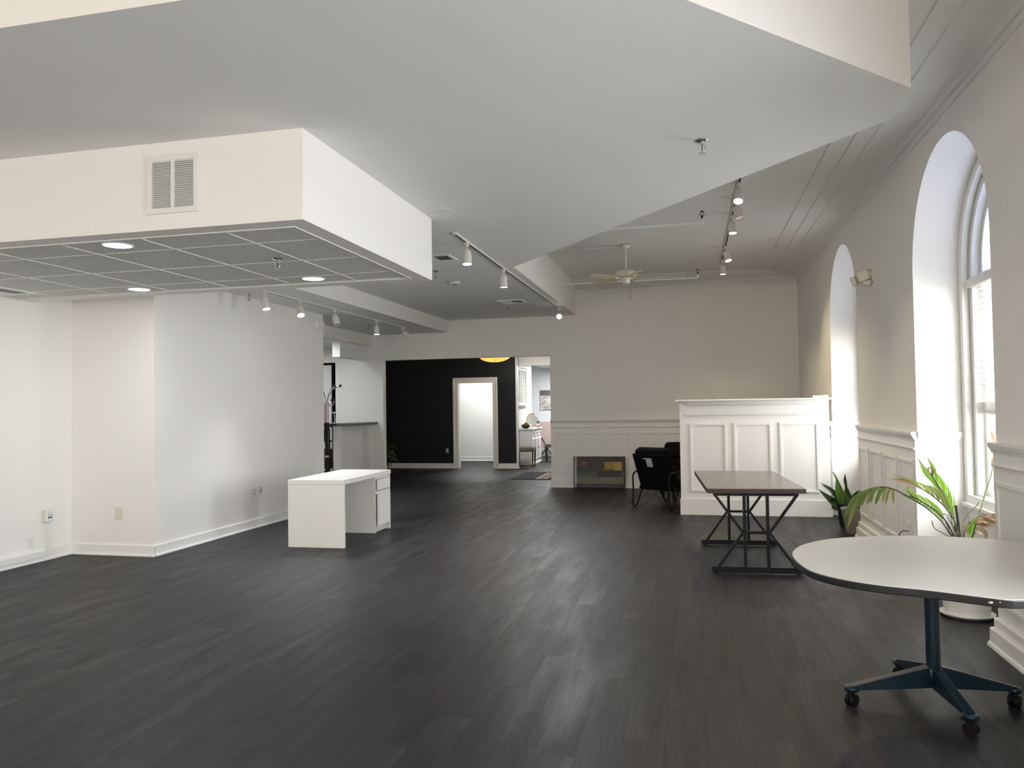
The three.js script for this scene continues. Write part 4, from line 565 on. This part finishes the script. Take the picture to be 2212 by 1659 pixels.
// grass-like plant before the black wall
{ const t = thing('potted_plant', 'strappy green plant on the floor before the black wall', 'plant'); const Z = -15.2, q = (x, y) => [690 + x * 0.0965, 870 + y * 0.0965];
  const b = onZ(826, 1000, Z); pot(t, [b.x - 0.05, 0, Z], 0.14, 0.11, 0.26, mat([0.1, 0.1, 0.1], 0.6));
  for (const p of [[[1430, 1250], [1440, 1100], [1500, 960], [1555, 850]], [[1430, 1200], [1450, 1060], [1490, 950], [1520, 870]], [[1440, 1120], [1500, 1020], [1640, 970], [1780, 1070]], [[1440, 1130], [1520, 1040], [1650, 1130], [1810, 1320]], [[1440, 1150], [1480, 1050], [1500, 1160], [1500, 1290]], [[1450, 1160], [1560, 1060], [1600, 1250], [1612, 1480]], [[1430, 1250], [1480, 1290], [1540, 1390], [1560, 1490]], [[1450, 1200], [1540, 1200], [1680, 1260], [1800, 1365]], [[1440, 1180], [1540, 1100], [1620, 1220], [1660, 1360]], [[1430, 1150], [1425, 950], [1440, 820]], [[1440, 1170], [1560, 1090], [1640, 1100], [1700, 1230]], [[1425, 1300], [1470, 1380], [1500, 1470]]]) mesh('leaf', leaf(px3(p.map(([x, y], i) => [...q(x, y), (i - 1) * 0.03]), Z), 0.05), rnd() > 0.7 ? M.leafMid : M.leafDark, t);
}

// ---------------------------------------------------------------- rear rooms: mat, sideboard, stools, picture, clutter
{ const t = thing('door_mat', 'dark doormat with cream lettering near the wide opening', 'mat', [-3.05, 0, -16.25]); mesh('mat', rbox(-0.63, 0.63, 0, 0.008, -0.9, 0.9, 0.003), mat([0.014, 0.014, 0.02], 0.95), t);
  const blocks = []; for (let k = 0; k < 5; k++) { const z = 0.62 - k * 0.29; blocks.push(box(-0.12, 0.13, 0.008, 0.0095, z - 0.10, z - 0.05), box(-0.12, 0.13, 0.008, 0.0095, z + 0.05, z + 0.10), box(-0.12, -0.05, 0.008, 0.0095, z - 0.05, z + 0.05), box(0.07, 0.13, 0.008, 0.0095, z - 0.05, z + 0.05)); } mesh('cream_print', merge(blocks), mat([0.55, 0.5, 0.36], 0.95), t); }
{ const t = thing('sideboard', 'white sideboard with three drawers and panelled doors', 'sideboard', [-4.11, 0, -19.66]);
  const d = 0.15, L = 0.66; mesh('body', rbox(-d, d, 0.05, 0.90, -L, L, 0.006), M.trim, t);
  mesh('top', rbox(-d - 0.01, d + 0.04, 0.90, 0.93, -L - 0.04, L + 0.04, 0.01), M.trim, t); mesh('plinth', rbox(-d, d + 0.03, 0, 0.07, -L - 0.02, L + 0.03, 0.02), M.trim, t);
  for (let k = 0; k < 3; k++) { const z = 0.43 - k * 0.43; const dr = mesh('drawer', rbox(d - 0.002, d + 0.014, 0.735, 0.872, z - 0.195, z + 0.195, 0.003), M.trim, t); mesh('knob', new THREE.SphereGeometry(0.018, 12, 8).translate(d + 0.03, 0.80, z), M.dark, dr); const dd = mesh('cupboard_door', rbox(d - 0.002, d + 0.012, 0.10, 0.70, z - 0.195, z + 0.195, 0.003), M.trim, t); const fr = frameRing(-0.15, 0.15, 0.14, 0.66, 0.02, 0.006).rotateY(R90).translate(d + 0.012, 0, z); mesh('door_panel', fr, M.trim, dd); if (k === 1) mesh('knob', new THREE.SphereGeometry(0.018, 12, 8).translate(d + 0.03, 0.42, z - 0.15), M.dark, dd); } }
{ const t = thing('table_mirror', 'round white dish ornament on a gold curved stand', 'ornament', [-4.06, 0.93, -19.62]); mesh('disc', new THREE.SphereGeometry(0.135, 28, 18).scale(1, 1, 0.25).translate(0.02, 0.21, 0), M.whitePlastic, t); mesh('gold_arc', tube(Array.from({ length: 12 }, (_, k) => { const a = 1.3 + k * 0.26; return V(0.02 + Math.cos(a) * 0.155, 0.21 + Math.sin(a) * 0.155, 0); }), 0.016, 40, 8), mat([0.7, 0.5, 0.18], 0.3, { metalness: 1 }), t); mesh('foot', lathe([[0.0001, 0], [0.06, 0], [0.05, 0.015], [0.014, 0.03], [0.012, 0.08], [0.0001, 0.08]]), M.steel, t); mesh('finial', new THREE.SphereGeometry(0.018, 12, 8).translate(-0.03, 0.375, 0), mat([0.5, 0.35, 0.12], 0.3, { metalness: 1 }), t); }
{ const t = thing('decor_bowl', 'dark wire bowl of brown balls on the sideboard', 'bowl', [-4.12, 0.93, -19.15]); mesh('bowl', lathe([[0.0001, 0.004], [0.06, 0], [0.11, 0.05], [0.12, 0.08], [0.112, 0.08], [0.10, 0.052], [0.056, 0.008], [0.0001, 0.012]]), M.dark, t); for (const [x, y, z] of [[-0.05, 0.075, 0.02], [0.045, 0.075, 0.03], [0, 0.075, -0.05], [0, 0.12, 0]]) { const b = thing('decor_ball', 'brown woven ball heaped in the wire bowl', 'ball', [-4.12 + x, 0.93 + y, -19.15 + z], 0, 'brown balls in the wire bowl'); mesh('ball', new THREE.IcosahedronGeometry(0.042, 2), mat([0.2, 0.11, 0.05], 0.8), b); } }
{ const t = thing('spice_jar', 'small glass jar with brown contents and dark lid on sideboard', 'jar', [-3.99, 0.93, -20.10]); mesh('jar', lathe([[0.0001, 0], [0.035, 0], [0.036, 0.12], [0.03, 0.135], [0.0001, 0.135]]), mat([0.35, 0.16, 0.14], 0.3), t); mesh('lid', cyl(0.034, 0.034, 0.03, 0, 0.15, 0), M.dark, t); mesh('paper_label', cyl(0.0372, 0.0372, 0.05, 0, 0.075, 0), M.whitePlastic, t); }
function stool(label, p, turn) { const t = thing('upholstered_stool', label, 'stool', p, turn); mesh('seat', new RoundedBoxGeometry(0.46, 0.115, 0.42, 4, 0.04).translate(0, 0.445, 0), M.greyFabric, t); for (const x of [-1, 1]) for (const z of [-1, 1]) mesh('leg', rod([x * 0.19, 0, z * 0.17], [x * 0.2, 0.40, z * 0.18], 0.014, 0.02, 8), M.legWood, t); }
stool('grey upholstered stool with dark legs standing against the sideboard end', [-4.0, 0, -18.55], 0.05);
stool('grey upholstered stool beyond the sideboard by the folding table', [-3.64, 0, -20.4], 0.1);
{ const t = thing('folding_table', 'pinkish wood folding table leaning behind the sideboard', 'table', [-4.15, 0, -21.9]); mesh('table_panel', rbox(-0.45, 0.6, 0.62, 1.04, -0.02, 0.01, 0.004), mat([0.42, 0.33, 0.30], 0.6), t); mesh('lower_panel', rbox(-0.45, 0.6, 0.30, 0.61, -0.02, 0.01, 0.004), mat([0.42, 0.34, 0.31], 0.6), t); mesh('folding_leg', merge([rod([-0.12, 0.62, 0.05], [0.30, 0.0, 0.3], 0.018), rod([0.25, 0.55, 0.05], [-0.15, 0.0, 0.25], 0.018)]), M.blackMetal, t); }
{ const t = thing('wall_canvas', 'grey canvas picture of pale rings on the grey wall', 'picture', [-3.95, 1.67, -22.5]); const cv = document.createElement('canvas'); cv.width = 256; cv.height = 256; const c = cv.getContext('2d'); c.fillStyle = '#b9b7b2'; c.fillRect(0, 0, 256, 256); c.fillStyle = '#5c5b5b'; c.fillRect(0, 0, 256, 70); c.strokeStyle = '#6d6b68'; c.lineWidth = 4; for (let i = 0; i < 60; i++) { c.beginPath(); c.arc(rr(0, 256), rr(84, 250), rr(8, 22), 0, 7); c.stroke(); } c.strokeStyle = '#e8e6e0'; c.lineWidth = 3; for (let i = 0; i < 30; i++) { c.beginPath(); c.arc(rr(0, 256), rr(84, 250), rr(8, 20), 0, 7); c.stroke(); } const ct = new THREE.CanvasTexture(cv); ct.colorSpace = THREE.SRGBColorSpace; mesh('stretcher', rbox(-0.44, 0.44, -0.29, 0.29, 0.001, 0.03, 0.004), M.dark, t); mesh('print', new THREE.PlaneGeometry(0.88, 0.58).translate(0, 0, 0.0315), mat([1, 1, 1], 0.8, { map: ct }), t); }
// coat rack at the bar entrance
{ const t = thing('coat_rack', 'black coat rack with chrome hooks at the bar entrance', 'coat rack', [-6.02, 0, -11.98]);
  mesh('pole', merge([rod([0, 0.02, 0], [0, 1.13, 0], 0.03, 0.03, 20), rod([0, 1.13, 0], [0, 1.27, 0], 0.042, 0.042, 20)]), M.blackMetal, t);
  mesh('clear_sleeve', rod([0, 1.27, 0], [0, 1.62, 0], 0.04, 0.04, 20), mat([0.62, 0.58, 0.58], 0.15), t); mesh('red_stripe', merge([-1, 1].map((s) => rod([s * 0.018, 1.27, 0.037], [s * 0.018, 1.62, 0.037], 0.004))), mat([0.4, 0.04, 0.04], 0.4), t);
  for (const [dx, dz] of [[1, 0.1], [-0.2, 1], [-0.8, -0.4], [0.1, -1]]) { const hk = mesh('hook', tube([V(0, 1.55, 0), V(dx * 0.03, 1.68, dz * 0.03), V(dx * 0.11, 1.82, dz * 0.11), V(dx * 0.26, 1.885, dz * 0.26)], 0.008, 24, 8), M.chrome, t); mesh('ball_tip', new THREE.SphereGeometry(0.024, 14, 10).translate(dx * 0.265, 1.887, dz * 0.265), M.dark, hk); const lo = mesh('lower_hook', tube([V(dx * 0.02, 1.62, dz * 0.02), V(dx * 0.07, 1.56, dz * 0.07), V(dx * 0.13, 1.57, dz * 0.13), V(dx * 0.15, 1.64, dz * 0.15)], 0.007, 20, 8), M.chrome, t); mesh('ball_tip', new THREE.SphereGeometry(0.018, 12, 8).translate(dx * 0.15, 1.65, dz * 0.15), M.dark, lo); }
  mesh('side_arm', rod([0, 1.2, 0], [0.12, 1.2, 0.02], 0.01), M.blackMetal, t); mesh('pole_joint', merge([cyl(0.034, 0.034, 0.03, 0, 0.70, 0, 20)]), M.chrome, t);
  for (let k = 0; k < 4; k++) { const a = k * R90 + 0.4; mesh('foot', tube([V(0, 0.16, 0), V(Math.cos(a) * 0.12, 0.08, Math.sin(a) * 0.12), V(Math.cos(a) * 0.24, 0.016, Math.sin(a) * 0.24)], 0.014, 16, 8), M.blackMetal, t); } }
// storage behind the bar
{ const t = thing('storage_rack', 'black metal rack behind the bar partition', 'rack', [-6.75, 0, -13.1]); for (const y of [0.42, 0.9]) mesh('shelf', rbox(-0.3, 0.35, y, y + 0.02, -0.25, 0.25, 0.004), M.blackMetal, t); for (const x of [-0.29, 0.34]) for (const z of [-0.24, 0.24]) mesh('post', bar([x, 0, z], [x, 1.15, z], 0.02), M.blackMetal, t); mesh('brace', bar([-0.29, 0.05, 0.245], [0.34, 0.42, 0.245], 0.03, 0.012), M.blackMetal, t);
  const b = thing('cardboard_box', 'brown cardboard box on the lower shelf behind the bar', 'box', [-6.72, 0.441, -13.1]); mesh('carton', rbox(-0.22, 0.26, 0, 0.32, -0.2, 0.2, 0.004), mat([0.18, 0.10, 0.06], 0.8), b); mesh('tape', box(-0.03, 0.03, 0.318, 0.3215, -0.2, 0.2), mat([0.3, 0.22, 0.14], 0.4), b);
  const c = thing('storage_bin', 'small black bin with red handle on the upper shelf behind bar', 'bin', [-6.68, 0.921, -13.05]); mesh('bin', merge([lathe([[0.0001, 0.0], [0.10, 0.0], [0.125, 0.20], [0.115, 0.20], [0.095, 0.01], [0.0001, 0.012]], 4)]), M.dark, c); mesh('red_handle', tube([[-0.09, 0.2, 0], [-0.06, 0.27, 0], [0.06, 0.27, 0], [0.09, 0.2, 0]], 0.008, 20, 8), mat([0.4, 0.03, 0.02], 0.4), c);
  const f = thing('cardboard_box', 'flat brown carton on the floor under the black rack', 'box', [-6.7, 0, -13.1]); mesh('carton', rbox(-0.24, 0.28, 0, 0.17, -0.2, 0.22, 0.004), mat([0.2, 0.12, 0.07], 0.8), f); mesh('tape', box(-0.03, 0.03, 0.168, 0.1715, -0.2, 0.22), mat([0.3, 0.22, 0.14], 0.4), f); }
{ const d = thing('white_door_leaf', 'white sliding door leaf half across the doorway behind the bar', 'door', [-7.95, 0, -14.26], 0); mesh('leaf', rbox(0, 0.895, 0.01, 2.38, -0.02, 0.02, 0.004), M.wallWhite, d); mesh('lever', rod([0.2, 1.0, 0.02], [0.2, 1.0, 0.06], 0.01), M.steel, d); }
{ const d = thing('desk_lamp', 'small white angled lamp on the end of the bar counter', 'lamp', [-6.375, 1.2352, -12.98]); mesh('base', lathe([[0.0001, 0], [0.03, 0], [0.028, 0.008], [0.0001, 0.01]]), M.whitePlastic, d); mesh('arm', merge([rod([0, 0.008, 0], [0.016, 0.06, 0], 0.006), rod([0.016, 0.06, 0], [-0.004, 0.195, 0], 0.005)]), M.whitePlastic, d); mesh('head', rbox(-0.06, 0.035, 0.19, 0.206, -0.015, 0.015, 0.004), M.whitePlastic, d); }
// small litter on the floor
{ const m = mat([0.5, 0.45, 0.4], 0.9); for (const [px, py, label] of [[1672, 1141, 'small dark cord piece on the floor beyond the wood table'], [470, 1162, 'tiny dark screw at the foot of the long white wall']]) { const p = onY(px, py, 0); const t = thing('floor_debris', label, 'debris', [p.x, 0, p.z]); mesh('piece', rod([-0.03, 0.004, 0], [0.03, 0.004, 0.005], 0.003, 0.003, 6), M.dark, t); }
  const cd = thing('power_cord', 'thin pale cord on the floor behind the white pot', 'cord'); mesh('cord', tube([[1.93, 0.004, -5.75], [2.0, 0.004, -5.66], [2.06, 0.004, -5.55], [2.12, 0.03, -5.42], [2.13, 0.08, -5.36]], 0.004, 30, 6), mat([0.3, 0.28, 0.25], 0.6), cd); }

renderer.render(scene, camera);
